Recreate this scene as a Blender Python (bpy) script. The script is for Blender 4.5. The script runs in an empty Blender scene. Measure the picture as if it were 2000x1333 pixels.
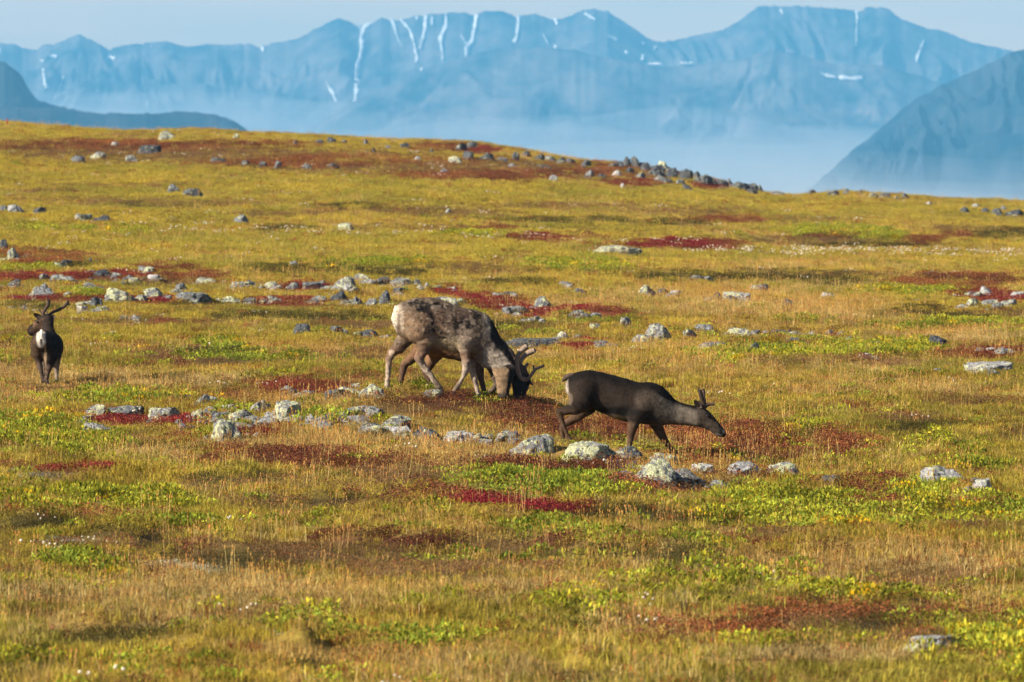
import bpy, math, random
import numpy as np
from mathutils import Vector

# ------------------------------------------------------------------ camera, sky, sun, exposure
SC = bpy.context.scene
COL = SC.collection
FPX = 11111.0                    # focal length in photo pixels (200 mm on a 36 mm frame)
YH = 205.0                       # eye-level row of the photo
CAMH = 4.1
PITCH = math.atan((666.5 - YH) / FPX)
cam_data = bpy.data.cameras.new('camera')
cam_data.lens = 200.0
cam_data.sensor_width = 36.0
cam_data.clip_start = 0.5
cam_data.clip_end = 80000.0
cam_data.dof.use_dof = True
cam_data.dof.focus_distance = 70.0
cam_data.dof.aperture_fstop = 5.0
cam = bpy.data.objects.new('camera', cam_data)
COL.objects.link(cam)
cam.location = (0, 0, CAMH)
cam.rotation_euler = (math.pi / 2 - PITCH, 0, 0)
SC.camera = cam

SUN_EL = math.radians(31)
SUN_AZ = math.radians(-117)      # clockwise from +Y: the sun stands to the left, a little behind the camera
world = bpy.data.worlds.new('World')
SC.world = world
world.use_nodes = True
wn = world.node_tree
wn.nodes.clear()
w_out = wn.nodes.new('ShaderNodeOutputWorld')
w_bg = wn.nodes.new('ShaderNodeBackground')
w_sky = wn.nodes.new('ShaderNodeTexSky')
w_sky.sky_type = 'NISHITA'
w_sky.sun_disc = False
w_sky.sun_elevation = SUN_EL
w_sky.sun_rotation = SUN_AZ
w_sky.altitude = 800
w_sky.air_density = 1.0
w_sky.dust_density = 0.4
w_sky.ozone_density = 2.0
w_bg.inputs['Strength'].default_value = 0.051
w_tc = wn.nodes.new('ShaderNodeTexCoord')
w_map = wn.nodes.new('ShaderNodeMapping')
w_map.inputs['Scale'].default_value = (9, 9, 70)
w_map.inputs['Rotation'].default_value = (0, math.radians(14), 0)
w_nz = wn.nodes.new('ShaderNodeTexNoise')
w_nz.inputs['Scale'].default_value = 1.6
w_nz.inputs['Detail'].default_value = 5
w_mr = wn.nodes.new('ShaderNodeMapRange')
w_mr.inputs['From Min'].default_value = .35; w_mr.inputs['From Max'].default_value = .75
w_mr.inputs['To Min'].default_value = .55; w_mr.inputs['To Max'].default_value = 1.0
w_sep = wn.nodes.new('ShaderNodeSeparateXYZ')
w_el = wn.nodes.new('ShaderNodeMapRange')                 # the pale veil thins out upwards, the same all round
w_el.inputs['From Min'].default_value = .02; w_el.inputs['From Max'].default_value = .22
w_el.inputs['To Min'].default_value = .9; w_el.inputs['To Max'].default_value = .05
w_mul = wn.nodes.new('ShaderNodeMath'); w_mul.operation = 'MULTIPLY'
w_mix = wn.nodes.new('ShaderNodeMix'); w_mix.data_type = 'RGBA'
w_mix.inputs[7].default_value = (14.6, 9.1, 5.0, 1)
wn.links.new(w_tc.outputs['Generated'], w_map.inputs['Vector'])
wn.links.new(w_tc.outputs['Generated'], w_sep.inputs[0])
wn.links.new(w_sep.outputs[2], w_el.inputs['Value'])
wn.links.new(w_map.outputs[0], w_nz.inputs['Vector'])
wn.links.new(w_nz.outputs['Fac'], w_mr.inputs['Value'])
wn.links.new(w_mr.outputs[0], w_mul.inputs[0]); wn.links.new(w_el.outputs[0], w_mul.inputs[1])
wn.links.new(w_mul.outputs[0], w_mix.inputs[0])
wn.links.new(w_sky.outputs[0], w_mix.inputs[6])
wn.links.new(w_mix.outputs[2], w_bg.inputs['Color'])
wn.links.new(w_bg.outputs[0], w_out.inputs['Surface'])

sun_data = bpy.data.lights.new('sun', 'SUN')
sun_data.energy = 5.0
sun_data.angle = math.radians(0.6)
sun_data.color = (1.0, 0.885, 0.71)
sun = bpy.data.objects.new('sun', sun_data)
COL.objects.link(sun)
sdir = Vector((math.sin(SUN_AZ) * math.cos(SUN_EL), math.cos(SUN_AZ) * math.cos(SUN_EL), math.sin(SUN_EL)))
sun.rotation_euler = (-sdir).to_track_quat('-Z', 'Y').to_euler()
sun.location = (-30, 20, 40)

SC.view_settings.view_transform = 'Standard'
SC.view_settings.look = 'None'
SC.view_settings.exposure = 1.3
SC.view_settings.gamma = 1.0
SC.view_settings.use_curve_mapping = False
SC.render.engine = 'CYCLES'
SC.cycles.max_bounces = 4
SC.cycles.diffuse_bounces = 2
SC.cycles.transmission_bounces = 3
SC.cycles.volume_bounces = 0
SC.cycles.use_denoising = True
SC.cycles.use_adaptive_sampling = True
SC.cycles.adaptive_threshold = 0.012
SC.cycles.use_light_tree = False
SC.cycles.sample_clamp_indirect = 4.0

rng = np.random.default_rng(7)
random.seed(7)

# ------------------------------------------------------------------ helpers
def hash2(ix, iy, s):
    h = (ix.astype(np.int64) * 374761393 + iy.astype(np.int64) * 668265263 + s * 974634777) & 0xFFFFFFFF
    h = ((h ^ (h >> 13)) * 1274126177) & 0xFFFFFFFF
    return ((h ^ (h >> 16)) & 0xFFFF) / 65535.0

def vnoise(x, y, s=0):
    x = np.asarray(x, float); y = np.asarray(y, float)
    ix = np.floor(x); iy = np.floor(y)
    fx = x - ix; fy = y - iy
    fx = fx * fx * (3 - 2 * fx); fy = fy * fy * (3 - 2 * fy)
    a = hash2(ix, iy, s); b = hash2(ix + 1, iy, s); c = hash2(ix, iy + 1, s); d = hash2(ix + 1, iy + 1, s)
    return (a + (b - a) * fx) * (1 - fy) + (c + (d - c) * fx) * fy

def fbm(x, y, s=0, o=4):
    t = 0; a = 0.5; n = 0
    for i in range(o):
        t = t + a * vnoise(x, y, s + i * 17); n += a
        x = np.asarray(x) * 2.03 + 13.1; y = np.asarray(y) * 2.03 + 7.7; a *= 0.5
    return t / n                                    # 0..1

def noise3(p, s=0):
    return (vnoise(p[:, 0] + 0.37 * p[:, 2], p[:, 1] - 0.51 * p[:, 2], s) + vnoise(p[:, 1] + 0.43 * p[:, 0] + 31, p[:, 2] + 5, s + 3)
            + vnoise(p[:, 2] - 0.39 * p[:, 1] + 77, p[:, 0] + 9, s + 5)) / 3

def sstep(a, b, x):
    t = np.clip((x - a) / (b - a), 0, 1)
    return t * t * (3 - 2 * t)

CT, ST = math.cos(PITCH), math.sin(PITCH)
def project(x, y, z):
    """world -> photo pixels"""
    dz = z - CAMH
    dep = y * CT - dz * ST
    up = y * ST + dz * CT
    return 1000 + FPX * x / dep, 666.5 - FPX * up / dep

def pix(px, py, Y):
    """photo pixel at ground distance Y -> world point"""
    a = (px - 1000) / FPX; b = (666.5 - py) / FPX
    dy = CT + b * ST; dz = -ST + b * CT
    t = Y / dy
    return np.array([a * t, Y, CAMH + dz * t])

def make_mesh(name, verts, faces, smooth=True):
    me = bpy.data.meshes.new(name)
    verts = np.asarray(verts, np.float32)
    faces = np.asarray(faces, np.int32)
    me.vertices.add(len(verts)); me.vertices.foreach_set('co', verts.ravel())
    k = faces.shape[1]
    me.loops.add(faces.size); me.loops.foreach_set('vertex_index', faces.ravel())
    me.polygons.add(len(faces))
    me.polygons.foreach_set('loop_start', np.arange(0, faces.size, k, dtype=np.int32))
    me.polygons.foreach_set('loop_total', np.full(len(faces), k, np.int32))
    if smooth:
        me.polygons.foreach_set('use_smooth', np.ones(len(faces), bool))
    me.update(); me.validate()
    return me

def obj(name, me, mat=None, parent=None, label=None, cat=None, group=None, kind=None):
    o = bpy.data.objects.new(name, me)
    COL.objects.link(o)
    if mat is not None and me is not None and len(me.materials) == 0:
        me.materials.append(mat)
    if parent: o.parent = parent
    if label: o['label'] = label
    if cat: o['category'] = cat
    if group: o['group'] = group
    if kind: o['kind'] = kind
    return o

def set_col(me, name, cols):
    a = me.attributes.new(name, 'FLOAT_COLOR', 'POINT')
    c = np.ones((len(cols), 4), np.float32); c[:, :3] = cols
    a.data.foreach_set('color', c.ravel())

class NT:
    def __init__(self, name):
        self.m = bpy.data.materials.new(name); self.m.use_nodes = True
        self.t = self.m.node_tree; self.t.nodes.clear()
        self.out = self.n('ShaderNodeOutputMaterial')
    def n(self, typ, **kw):
        nd = self.t.nodes.new(typ)
        for k, v in kw.items():
            if k.startswith('i_'):
                key = k[2:].replace('_', ' ')
                nd.inputs[key].default_value = v
            else: setattr(nd, k, v)
        return nd
    def l(self, a, b): self.t.links.new(a, b)
    def math(self, op, a, b=None):
        nd = self.n('ShaderNodeMath', operation=op)
        for i, v in enumerate((a, b)):
            if v is None: continue
            if isinstance(v, (int, float)): nd.inputs[i].default_value = v
            else: self.l(v, nd.inputs[i])
        return nd.outputs[0]
    def mix(self, f, a, b, typ='MIX'):
        nd = self.n('ShaderNodeMix', data_type='RGBA', blend_type=typ)
        for s, v in ((nd.inputs[0], f), (nd.inputs[6], a), (nd.inputs[7], b)):
            if isinstance(v, (int, float)): s.default_value = v
            elif isinstance(v, tuple): s.default_value = (*v, 1) if len(v) == 3 else v
            else: self.l(v, s)
        return nd.outputs[2]
    def noise(self, vec, scale, detail=4, rough=0.55):
        nd = self.n('ShaderNodeTexNoise', i_Scale=scale, i_Detail=detail, i_Roughness=rough)
        if vec is not None: self.l(vec, nd.inputs['Vector'])
        return nd.outputs['Fac']
    def ramp(self, f, stops):
        nd = self.n('ShaderNodeValToRGB')
        els = nd.color_ramp.elements
        while len(els) < len(stops): els.new(0.5)
        for e, (p, c) in zip(els, stops):
            e.position = p; e.color = (*c, 1) if len(c) == 3 else c
        self.l(f, nd.inputs[0]); return nd.outputs[0]
    def bump(self, h, strength=0.5, dist=0.02):
        nd = self.n('ShaderNodeBump', i_Strength=strength, i_Distance=dist)
        self.l(h, nd.inputs['Height']); return nd.outputs[0]
    def principled(self, col, rough=0.85, normal=None, spec=0.2):
        nd = self.n('ShaderNodeBsdfPrincipled', i_Roughness=rough)
        nd.inputs['Specular IOR Level'].default_value = spec
        if isinstance(col, tuple): nd.inputs['Base Color'].default_value = (*col, 1)
        else: self.l(col, nd.inputs['Base Color'])
        if normal is not None: self.l(normal, nd.inputs['Normal'])
        self.l(nd.outputs[0], self.out.inputs['Surface'])
        return nd

# ------------------------------------------------------------------ plant cover: what grows where
# Y yellow grass, O orange dry grass, G bright dwarf willow, M maroon dwarf birch, R crimson bearberry, D dark crowberry, B brown heather, L lichen
KINDS = 'YOGMRDBL'
ZONES = '''
M 300 288 330 10|M 700 318 260 12|M 1120 342 190 10|B 500 300 300 12|B 1000 330 260 12|R 250 819 62 6|R 360 824 70 6|R 505 845 55 6|R 225 828 40 4|R 600 758 82 9|R 880 571 28 5|R 930 580 42 7|R 985 592 46 9|R 1040 609 36 8
R 1120 600 34 4|R 1190 611 48 5|R 1146 677 24 6|R 1055 464 55 6|M 1120 467 60 6|R 1310 478 110 6|M 1390 486 60 6|R 95 584 85 6|R 300 586 42 5
R 560 594 66 7|M 25 495 60 10|M 95 508 75 10|R 50 540 60 6|R 165 541 42 6|R 255 536 42 5|M 330 525 60 8|R 955 973 66 9|R 1060 992 60 8|R 600 562 50 6
M 1110 915 120 9|M 1170 928 60 7|M 1645 872 48 20|M 1440 872 120 30|M 1190 846 120 16|M 890 788 120 16|M 1010 820 60 18|R 940 294 30 5|M 870 292 70 9
R 1240 358 50 6|R 1385 362 36 6|M 1150 330 90 9|M 1950 548 46 9|R 1960 582 56 7|R 1910 573 60 4|M 1940 692 80 9|R 1950 690 40 5|M 1795 472 45 9|M 1880 462 40 5
D 440 1092 80 16|M 410 1085 50 10|M 820 1062 90 12|M 700 1055 90 10|M 90 918 110 9|R 150 914 60 4|L 95 930 70 8|B 150 940 60 8|M 1900 565 50 6
G 90 852 125 32|G 200 872 70 18|G 225 780 120 11|G 1085 946 125 20|G 1600 1002 230 32|G 1900 1000 130 25|G 1830 965 110 14|G 1620 686 190 13
G 1640 456 95 13|G 1720 465 50 8|G 930 461 70 6|G 1150 516 100 11|G 1910 915 70 14|G 1585 852 42 15|G 100 985 150 18|G 300 980 110 14|G 700 520 120 12
G 60 525 60 8|G 170 575 40 6|G 160 556 50 5|G 440 695 80 9|G 520 700 60 8|G 60 1310 70 22|G 820 1250 90 18|G 1130 1190 80 14|G 1350 1055 70 10
G 1500 1120 100 10|G 130 1110 60 14|G 220 1130 50 12|G 1480 1265 60 12|G 1800 640 100 12|G 1950 640 60 14|G 1560 630 60 8|G 1780 570 110 8|G 950 785 60 9
G 1100 1040 90 10|G 1620 1165 70 11|G 1860 1250 50 8|G 420 675 50 6|G 900 650 60 10|G 1400 700 60 8|G 60 445 60 8|G 230 450 80 7
D 1480 541 200 9|D 1330 545 60 6|D 620 526 150 10|D 760 535 60 8|B 250 266 60 5|B 300 305 230 16|B 120 295 130 12|M 250 290 120 8|B 600 330 200 14|M 560 325 120 10
B 900 330 160 14|M 880 345 120 8|M 1000 345 100 8|B 1200 345 120 12|D 430 692 70 8|D 330 740 60 7|D 1210 1000 130 13|D 1370 1017 70 9|B 480 948 100 11
D 470 940 70 7|D 250 1045 55 12|D 70 1030 70 14|D 50 1295 60 16|D 225 1248 95 18|D 1330 1098 65 16|D 1170 1086 90 13|B 1270 1075 60 10|M 1240 1090 50 7
D 590 1300 50 10|B 900 1110 200 22|B 650 1080 160 18|B 300 1060 150 15|B 1000 1065 150 12|M 1080 1060 60 8|B 1700 1120 200 20|M 1770 1200 120 13|M 1450 1235 90 12
B 1560 1210 120 10|M 1560 1200 80 9|M 1320 1225 40 10|D 1690 1210 60 9|D 330 880 70 8|B 250 865 60 10|B 560 990 120 10|D 620 985 60 7
D 1100 432 130 6|B 1080 405 150 6|B 1340 415 140 7|M 1420 432 90 5|D 1320 436 70 6|B 1600 430 120 6|B 750 410 140 7|D 680 405 60 5|B 560 420 110 6|B 900 420 110 8
B 300 365 180 5|B 80 375 90 6|B 150 395 120 7|D 270 404 40 4|B 400 400 140 7|D 550 448 60 5|B 820 448 120 5|M 950 448 60 4|D 1960 460 70 10|B 1850 450 70 6|B 1560 472 140 8
D 1700 482 120 5|M 1620 466 50 6|B 1650 540 120 6|D 1620 552 90 6|M 1850 545 60 6|M 1780 555 60 5|D 1780 612 60 9|D 1870 622 70 8|B 1960 615 70 10|D 950 640 90 8|D 1000 555 70 8
B 940 530 90 12|B 700 640 110 9|D 640 622 110 9|B 300 630 130 7|M 350 632 60 4|D 500 620 80 8|D 60 600 60 8|D 400 596 80 6|B 250 552 150 8|M 260 545 90 6|D 150 520 60 6
M 380 545 60 6|B 680 695 120 9|O 600 690 120 9|B 800 690 60 8|O 1250 700 200 9|B 1560 705 120 7|B 1700 715 80 9|M 1690 706 40 6|O 1400 730 300 14|O 1700 760 250 18|B 1900 790 90 8|B 1780 825 60 7|D 1820 840 60 7|B 1650 800 60 6
O 200 740 250 14|B 120 760 70 8|O 600 790 130 10|B 800 800 90 9|O 700 860 220 16|M 560 890 140 13|M 700 905 140 12|B 780 930 120 14|O 850 900 160 16|M 950 905 80 10|O 1050 890 120 10
O 1350 930 120 9|M 1290 950 90 9|B 1400 960 60 8|O 330 890 120 12|O 500 870 90 10|M 1690 950 60 10|M 1720 985 70 9|M 1910 990 60 9|B 1900 1030 100 9|B 1450 1050 160 12
O 500 1160 300 26|O 150 1170 160 18|O 300 1215 200 16|O 1000 1150 160 10|O 700 1280 300 16|Y 300 1290 250 18|Y 1100 1270 250 18|O 1600 1285 200 14|Y 1750 1310 200 16|Y 900 1215 200 20
O 1800 1090 220 22|O 1500 1100 160 16|O 1250 1040 130 10|O 1500 600 220 22|O 1650 620 120 18|O 1100 590 130 12|O 1850 655 130 16|O 1350 570 160 14|O 1450 640 120 9
Y 700 375 600 13|Y 250 345 300 16|Y 1200 385 350 10|Y 600 475 500 20|Y 250 485 240 14|Y 900 490 200 16|Y 1300 505 260 14|Y 1750 420 260 12|Y 1800 512 200 9|O 1600 520 250 8
Y 150 260 180 5|Y 450 275 180 5|Y 620 290 100 6|Y 750 315 120 5|Y 550 660 120 14|Y 300 660 200 14|Y 150 700 90 20|Y 420 730 160 10|Y 1150 720 130 18|Y 1250 690 120 10|Y 1500 740 180 14|Y 650 720 120 12
G 700 350 10 3|L 130 1062 50 8|L 420 1115 40 6|L 330 1110 50 7|B 1750 1240 60 8|D 1100 1220 70 8|B 1280 1220 70 10|D 1150 1330 80 10|B 420 1200 80 10'''
ZL = []
for row in ZONES.strip().replace('\n', '|').split('|'):
    k, a, b, c, d = row.split()
    ZL.append((KINDS.index(k), float(a), float(b), float(c) * (1.1 if k == 'R' else 1), float(d) * (1.25 if k == 'R' else 1)))

HUMMOCK = [z_ for z_ in ZL if z_[0] in (5, 3) and z_[2] > 905]

# ------------------------------------------------------------------ terrain
CREST = np.array([(-2200, 262), (-700, 240), (0, 241), (150, 249), (250, 255), (350, 251), (450, 257), (560, 261), (700, 270), (800, 277),
                  (920, 284), (1000, 297), (1100, 314), (1200, 322), (1300, 332), (1390, 350), (1480, 371), (1540, 382), (1640, 377),
                  (1780, 386), (1900, 394), (2000, 400), (2700, 430), (4200, 450)], float)
_cu = np.arange(-2200, 4201, 10.0)
_cv = np.interp(_cu, CREST[:, 0], CREST[:, 1])
_cv = np.convolve(np.pad(_cv, 6, 'edge'), np.hanning(15)[1:-1] / np.hanning(15).sum(), 'valid')
CREST = np.stack([_cu, _cv], 1)
YC = 262.0
D_COW, D_WALK, D_LEFT = 70.8, 67.0, 83.6
# ground heights taken under the animals' feet: (photo x, photo y, distance)
FEET = [(757, 768, D_COW + .1), (866, 774, D_COW - .1), (882, 772, D_COW - .1), (935, 777, D_COW + .1),
        (783, 764, D_COW + .7), (850, 766, D_COW + .8), (945, 772, D_COW + .7), (700, 772, D_COW), (1000, 790, D_COW),
        (1115, 872, D_WALK - .1), (1101, 873, D_WALK + .1), (1230, 880, D_WALK - .1), (1317, 895, D_WALK + .1),
        (85, 752, D_LEFT), (110, 757, D_LEFT), (1500, 925, 66), (300, 800, 74), (560, 800, 71), (1850, 945, 63)]

def base_z(x, y):
    r = np.hypot(x, y)
    u = 1000 + FPX * x / np.maximum(y, 1e-3)
    u = np.where(y > 1, u, np.where(x < 0, -2200, 4200))
    u = np.clip(u, -2200, 4200)
    yc = np.interp(u, CREST[:, 0], CREST[:, 1])
    zc = CAMH - (yc - YH) * YC / FPX
    z = zc * sstep(88, YC, r) * np.where(y > 0, 1, 0.5)
    d = r - YC
    drop = np.where(d < 0, 0, np.where(d < 190, 0.002 * d * d, 72.2 + 0.76 * (d - 190)))
    z = z - drop
    z = np.maximum(z, -300 + 12 * (fbm(x / 900, y / 900, 5) - .5))
    z = z + 2.2 * np.exp(-(r / 14) ** 2)
    return z

def micro(x, y):
    r = np.hypot(x, y)
    m = (fbm(x / 4.5, y / 6.0, 11, 3) - .5) * 0.34 + (fbm(x / 1.1, y / 1.5, 23, 3) - .5) * 0.27
    far = sstep(95, 220, r)
    m = m + far * (fbm(x / 9, y / 22, 31, 3) - .5) * 0.55
    return m * (1 - sstep(300, 420, r)) * sstep(5, 30, r)

_fp = np.array([pix(*f) for f in FEET])
SX, SY = 1.7, 3.2
def _k(ax, ay, bx, by): return np.exp(-((ax - bx) / SX) ** 2 - ((ay - by) / SY) ** 2)
_K = _k(_fp[:, None, 0], _fp[:, None, 1], _fp[None, :, 0], _fp[None, :, 1])
_w = np.linalg.solve(_K + 0.03 * np.eye(len(_fp)), _fp[:, 2] - base_z(_fp[:, 0], _fp[:, 1]))
def rbf(x, y):
    t = np.zeros_like(x, float); c = np.zeros_like(x, float)
    m = (np.abs(y - 73) < 22) & (np.abs(x) < 16)
    if m.any():
        kk = _k(x[m][:, None], y[m][:, None], _fp[None, :, 0], _fp[None, :, 1])
        t[m] = kk @ _w; c[m] = np.clip(kk.max(1), 0, 1)
    return t, c

def ground_z(x, y):
    x = np.atleast_1d(np.asarray(x, float)); y = np.atleast_1d(np.asarray(y, float))
    t, c = rbf(x, y)
    b = base_z(x, y)
    px, py = project(x, np.maximum(y, 1), b)
    hm = np.zeros_like(x)
    for k, cx, cy, rx, ry in HUMMOCK:
        m = (np.abs(px - cx) < 2 * rx) & (np.abs(py - cy) < 3 * ry) & (y > 20)
        if m.any(): hm[m] = np.maximum(hm[m], .15 * np.exp(-((px[m] - cx) / (rx * .8)) ** 2 - ((py[m] - cy + 4) / (ry * 1.1)) ** 2))
    return b + t + hm + micro(x, y) * (1 - .75 * c)

def G(px, py):
    """first ground point seen at a photo pixel"""
    ys = np.concatenate([np.arange(36, 120, .15), np.arange(120, 290, .4)])
    a = (px - 1000) / FPX; b = (666.5 - py) / FPX
    t = ys / (CT + b * ST)
    xs = a * t; zs = CAMH + (-ST + b * CT) * t
    hit = np.nonzero(zs <= ground_z(xs, ys))[0]
    i = hit[0] if len(hit) else np.argmin(zs - ground_z(xs, ys))
    return np.array([xs[i], ys[i], ground_z(xs[i], ys[i])[0]])

def cover(x, y, z):
    """weights of the plant kinds at ground points"""
    px, py = project(x, y, z)
    s = 72.0 / np.maximum(np.hypot(x, y), 10)
    jx = (fbm(x / 1.6, y / 2.6, 41, 3) - .5) * 90 * s
    jy = (fbm(x / 1.2, y / 2.2, 53, 3) - .5) * 26 * s
    px = px + jx; py = py + jy
    n1 = fbm(x / 2.4, y / 5.0, 61, 4); n2 = fbm(x / 1.7, y / 4.0, 71, 4); n3 = fbm(x / 1.3, y / 3.0, 81, 4); n4 = fbm(x / 5, y / 12, 91, 3)
    W = np.zeros((len(KINDS), len(x)))
    W[0] = 0.55 + 1.6 * (n4 - .45)
    W[1] = 0.25 + 1.8 * (n1 - .5)
    W[2] = (0.05 + 1.3 * np.maximum(n2 - .55, 0)) * (1 - .85 * sstep(80, 130, np.hypot(x, y)))
    W[3] = 0.085 + 1.2 * np.maximum(n3 - .60, 0)
    W[5] = 0.03 + 1.6 * np.maximum(n2 * .5 + (1 - n1) * .5 - .56, 0)
    W[6] = 0.08 + 1.5 * np.maximum((1 - n1) - .5, 0)
    W[7] = 0.008
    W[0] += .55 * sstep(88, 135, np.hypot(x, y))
    W = np.maximum(W, 0.0)
    for k, cx, cy, rx, ry in ZL:
        m = (np.abs(px - cx) < rx * 1.6) & (np.abs(py - cy) < ry * 1.6)
        if not m.any(): continue
        d2 = ((px[m] - cx) / rx) ** 2 + ((py[m] - cy) / ry) ** 2
        W[k, m] += (2.3 if k == 4 else 2.7 if k == 5 else 1.12 if k == 2 else 1.9) * np.exp(-d2 ** 2 * 0.8)
    return W

TINT = np.array([(.38, .29, .046), (.38, .255, .078), (.20, .235, .028), (.125, .045, .028), (.20, .026, .030), (.055, .048, .017), (.16, .105, .045), (.36, .35, .27)])
DIRT = np.array([(.08, .068, .02), (.09, .058, .024), (.05, .06, .016), (.05, .024, .016), (.09, .02, .018), (.03, .026, .012), (.06, .042, .022), (.2, .19, .15)])

# the ground: one sheet, fine where the photo looks
fine = np.linspace(-7.2, 7.2, 430)
coarse_r = np.concatenate([np.linspace(7.6, 30, 22), np.linspace(36, 180, 20)])
th = np.radians(np.concatenate([-coarse_r[::-1][1:], fine, coarse_r]))
rr = np.concatenate([[0.4, 3, 7, 11, 15, 20, 25, 30, 34], np.geomspace(37, 300, 520), np.geomspace(304, 780, 40), np.geomspace(860, 18400, 22)])
TH, RR = np.meshgrid(th, rr)
gx = (np.sin(TH) * RR).ravel(); gy = (np.cos(TH) * RR).ravel()
gz = ground_z(gx, gy)
nr, nt = RR.shape
ii, jj = np.meshgrid(np.arange(nr - 1), np.arange(nt - 1), indexing='ij')
q = (ii * nt + jj).ravel()
gf = np.stack([q, q + 1, q + nt + 1, q + nt], 1)[:, ::-1]
ground_me = make_mesh('ground', np.stack([gx, gy, gz], 1), gf)
gcol = np.zeros((len(gx), 3))
near = np.hypot(gx, gy) < 700
W = cover(gx, np.where(gy < 1, 1, gy), gz)
W = W ** 2; W /= W.sum(0)
gcol = W.T @ (DIRT * 0.6 + TINT * 0.4)
gcol[~near] = (.05, .06, .045)
set_col(ground_me, 'cover', gcol)
m = NT('tundra_soil')
a = m.n('ShaderNodeAttribute', attribute_name='cover')
geo = m.n('ShaderNodeNewGeometry')
nz = m.noise(geo.outputs['Position'], 9.0, 3, .7)
c = m.mix(1.0, a.outputs['Color'], m.ramp(nz, [(.3, (.45, .42, .4)), (.7, (1.35, 1.3, 1.2))]), 'MULTIPLY')
m.principled(c, .95, None, .05)
obj('ground', ground_me, m.m, kind='structure')

# ------------------------------------------------------------------ mountains
def mountain(name, crest, Yr, Yb, zb, spur, seed, mat, step=4.0, rows=70, crag=0):
    crest = np.array(crest, float)
    us = np.arange(crest[0, 0], crest[-1, 0] + 1, step)
    yr = np.interp(us, crest[:, 0], crest[:, 1])
    s = np.concatenate([np.linspace(0, 1, rows), np.linspace(1.03, 1.7, 14)])
    U, S = np.meshgrid(us, s)
    YRr = np.repeat(yr[None, :], len(s), 0)
    PX = (crest[:, 1].max() - crest[:, 1].min() + 220) * .8
    P_ = S * min(PX, 300) * 2.2
    U_ = U + 50 * (fbm(U / 110, P_ / 110, seed + 6, 3) - .5) + 1.3 * (fbm(U / 260, P_ / 400, seed + 12, 2) - .5) * 2 * P_
    ridged = lambda a, k, o: 1 - 2 * np.abs(fbm(U_ / a, P_ / (a * 1.15), seed + k, o + 1) - .5)
    rel = 1.0 * ridged(130, 0, 1) + .5 * ridged(62, 3, 1) + .18 * ridged(31, 5, 1) - .8
    front = S <= 1
    Y = np.where(front, Yb + (Yr - Yb) * S ** .9, Yr + (S - 1) * (Yr - Yb) * .8)
    yr_j = YRr + (fbm(U / 9, U * 0, seed + 2, 3) - .5) * 5 + (fbm(U / 38, U * 0, seed + 3, 3) - .5) * crag
    Yrow = Y[rows - 1][None, :]
    zr = CAMH + (np.tan(np.arctan((666.5 - yr_j) / FPX) - PITCH)) * Yrow
    prof = np.where(front, .62 * S + .38 * S ** 2.1, 1 - (S - 1) * .8)
    Z = zb + (zr - zb) * prof
    Z = Z + np.where(front, spur * rel * np.sin(np.clip(S, 0, 1) ** 1.3 * math.pi) ** .8, 0)
    X = (U - 1000) / FPX * Y / CT
    n0, n1 = X.shape
    i, j = np.meshgrid(np.arange(n0 - 1), np.arange(n1 - 1), indexing='ij')
    q = (i * n1 + j).ravel()
    me = make_mesh(name, np.stack([X.ravel(), Y.ravel(), Z.ravel()], 1), np.stack([q, q + 1, q + n1 + 1, q + n1], 1))
    o = obj(name, me, mat, kind='structure')
    return o, (us, X, Y, Z, rows)

def rock_far(name, c0, c1, scale):
    m = NT(name)
    geo = m.n('ShaderNodeNewGeometry')
    mp = m.n('ShaderNodeMapping'); mp.inputs['Scale'].default_value = (1, .7, .8)
    m.l(geo.outputs['Position'], mp.inputs['Vector'])
    nz = m.noise(mp.outputs[0], scale, 6, .65)
    m.principled(m.ramp(nz, [(.36, c0), (.64, c1)]), .95, None, .05)
    return m.m
far_rock = rock_far('distant_rock', (.012, .028, .034), (.17, .15, .15), .007)  # random tone contrast, widened to stand in for relief light and shade
slope_rock = rock_far('slope_rock', (.003, .015, .024), (.04, .046, .06), .011)
RANGE = [(-500, 70), (-250, 95), (-100, 60), (0, 85), (30, 88), (60, 97), (75, 97), (90, 85), (105, 89), (130, 78), (155, 67), (185, 80), (215, 97), (245, 88), (300, 84),
         (330, 82), (365, 92), (400, 87), (490, 86), (510, 95), (530, 84), (575, 78), (600, 66), (640, 45), (660, 37), (685, 42), (700, 52), (725, 47), (745, 35), (765, 42),
         (800, 34), (860, 26), (905, 24), (925, 30), (950, 22), (975, 21), (1005, 32), (1045, 28), (1085, 40), (1110, 33), (1135, 22), (1160, 17), (1185, 22), (1220, 45),
         (1270, 78), (1295, 83), (1330, 77), (1380, 64), (1410, 60), (1450, 36), (1480, 13), (1560, 12), (1590, 14), (1665, 20), (1675, 24), (1690, 15), (1730, 16), (1760, 38), (1810, 57),
         (1830, 56), (1870, 72), (1900, 84), (1965, 98), (2050, 112), (2200, 90), (2500, 130)]
rng_o, RNG = mountain('mountain_range', RANGE, 17500, 16000, -302, 85, 101, far_rock, 3.0, 90)
SHOULDER = [(380, 420), (520, 310), (600, 255), (690, 200), (790, 152), (850, 128), (900, 113), (960, 97), (1050, 93), (1120, 98), (1180, 112), (1250, 126), (1300, 131), (1350, 128), (1400, 122),
            (1460, 112), (1510, 96), (1560, 108), (1640, 128), (1720, 128), (1800, 150), (1900, 190), (2000, 215), (2300, 330)]
sh_o, SHD = mountain('mountain_shoulder', SHOULDER, 15750, 14600, -302, 55, 131, far_rock, 4.0, 60)
RIGHT = [(1420, 560), (1500, 460), (1570, 382), (1640, 312), (1700, 264), (1745, 225), (1790, 190), (1850, 155), (1930, 120), (2000, 97), (2150, 40), (2400, -60), (2800, -160), (3300, -120)]
rt_o, _ = mountain('mountain_slope', RIGHT, 11000, 9300, -302, 90, 151, slope_rock, 3.0, 80, 20)
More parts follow.
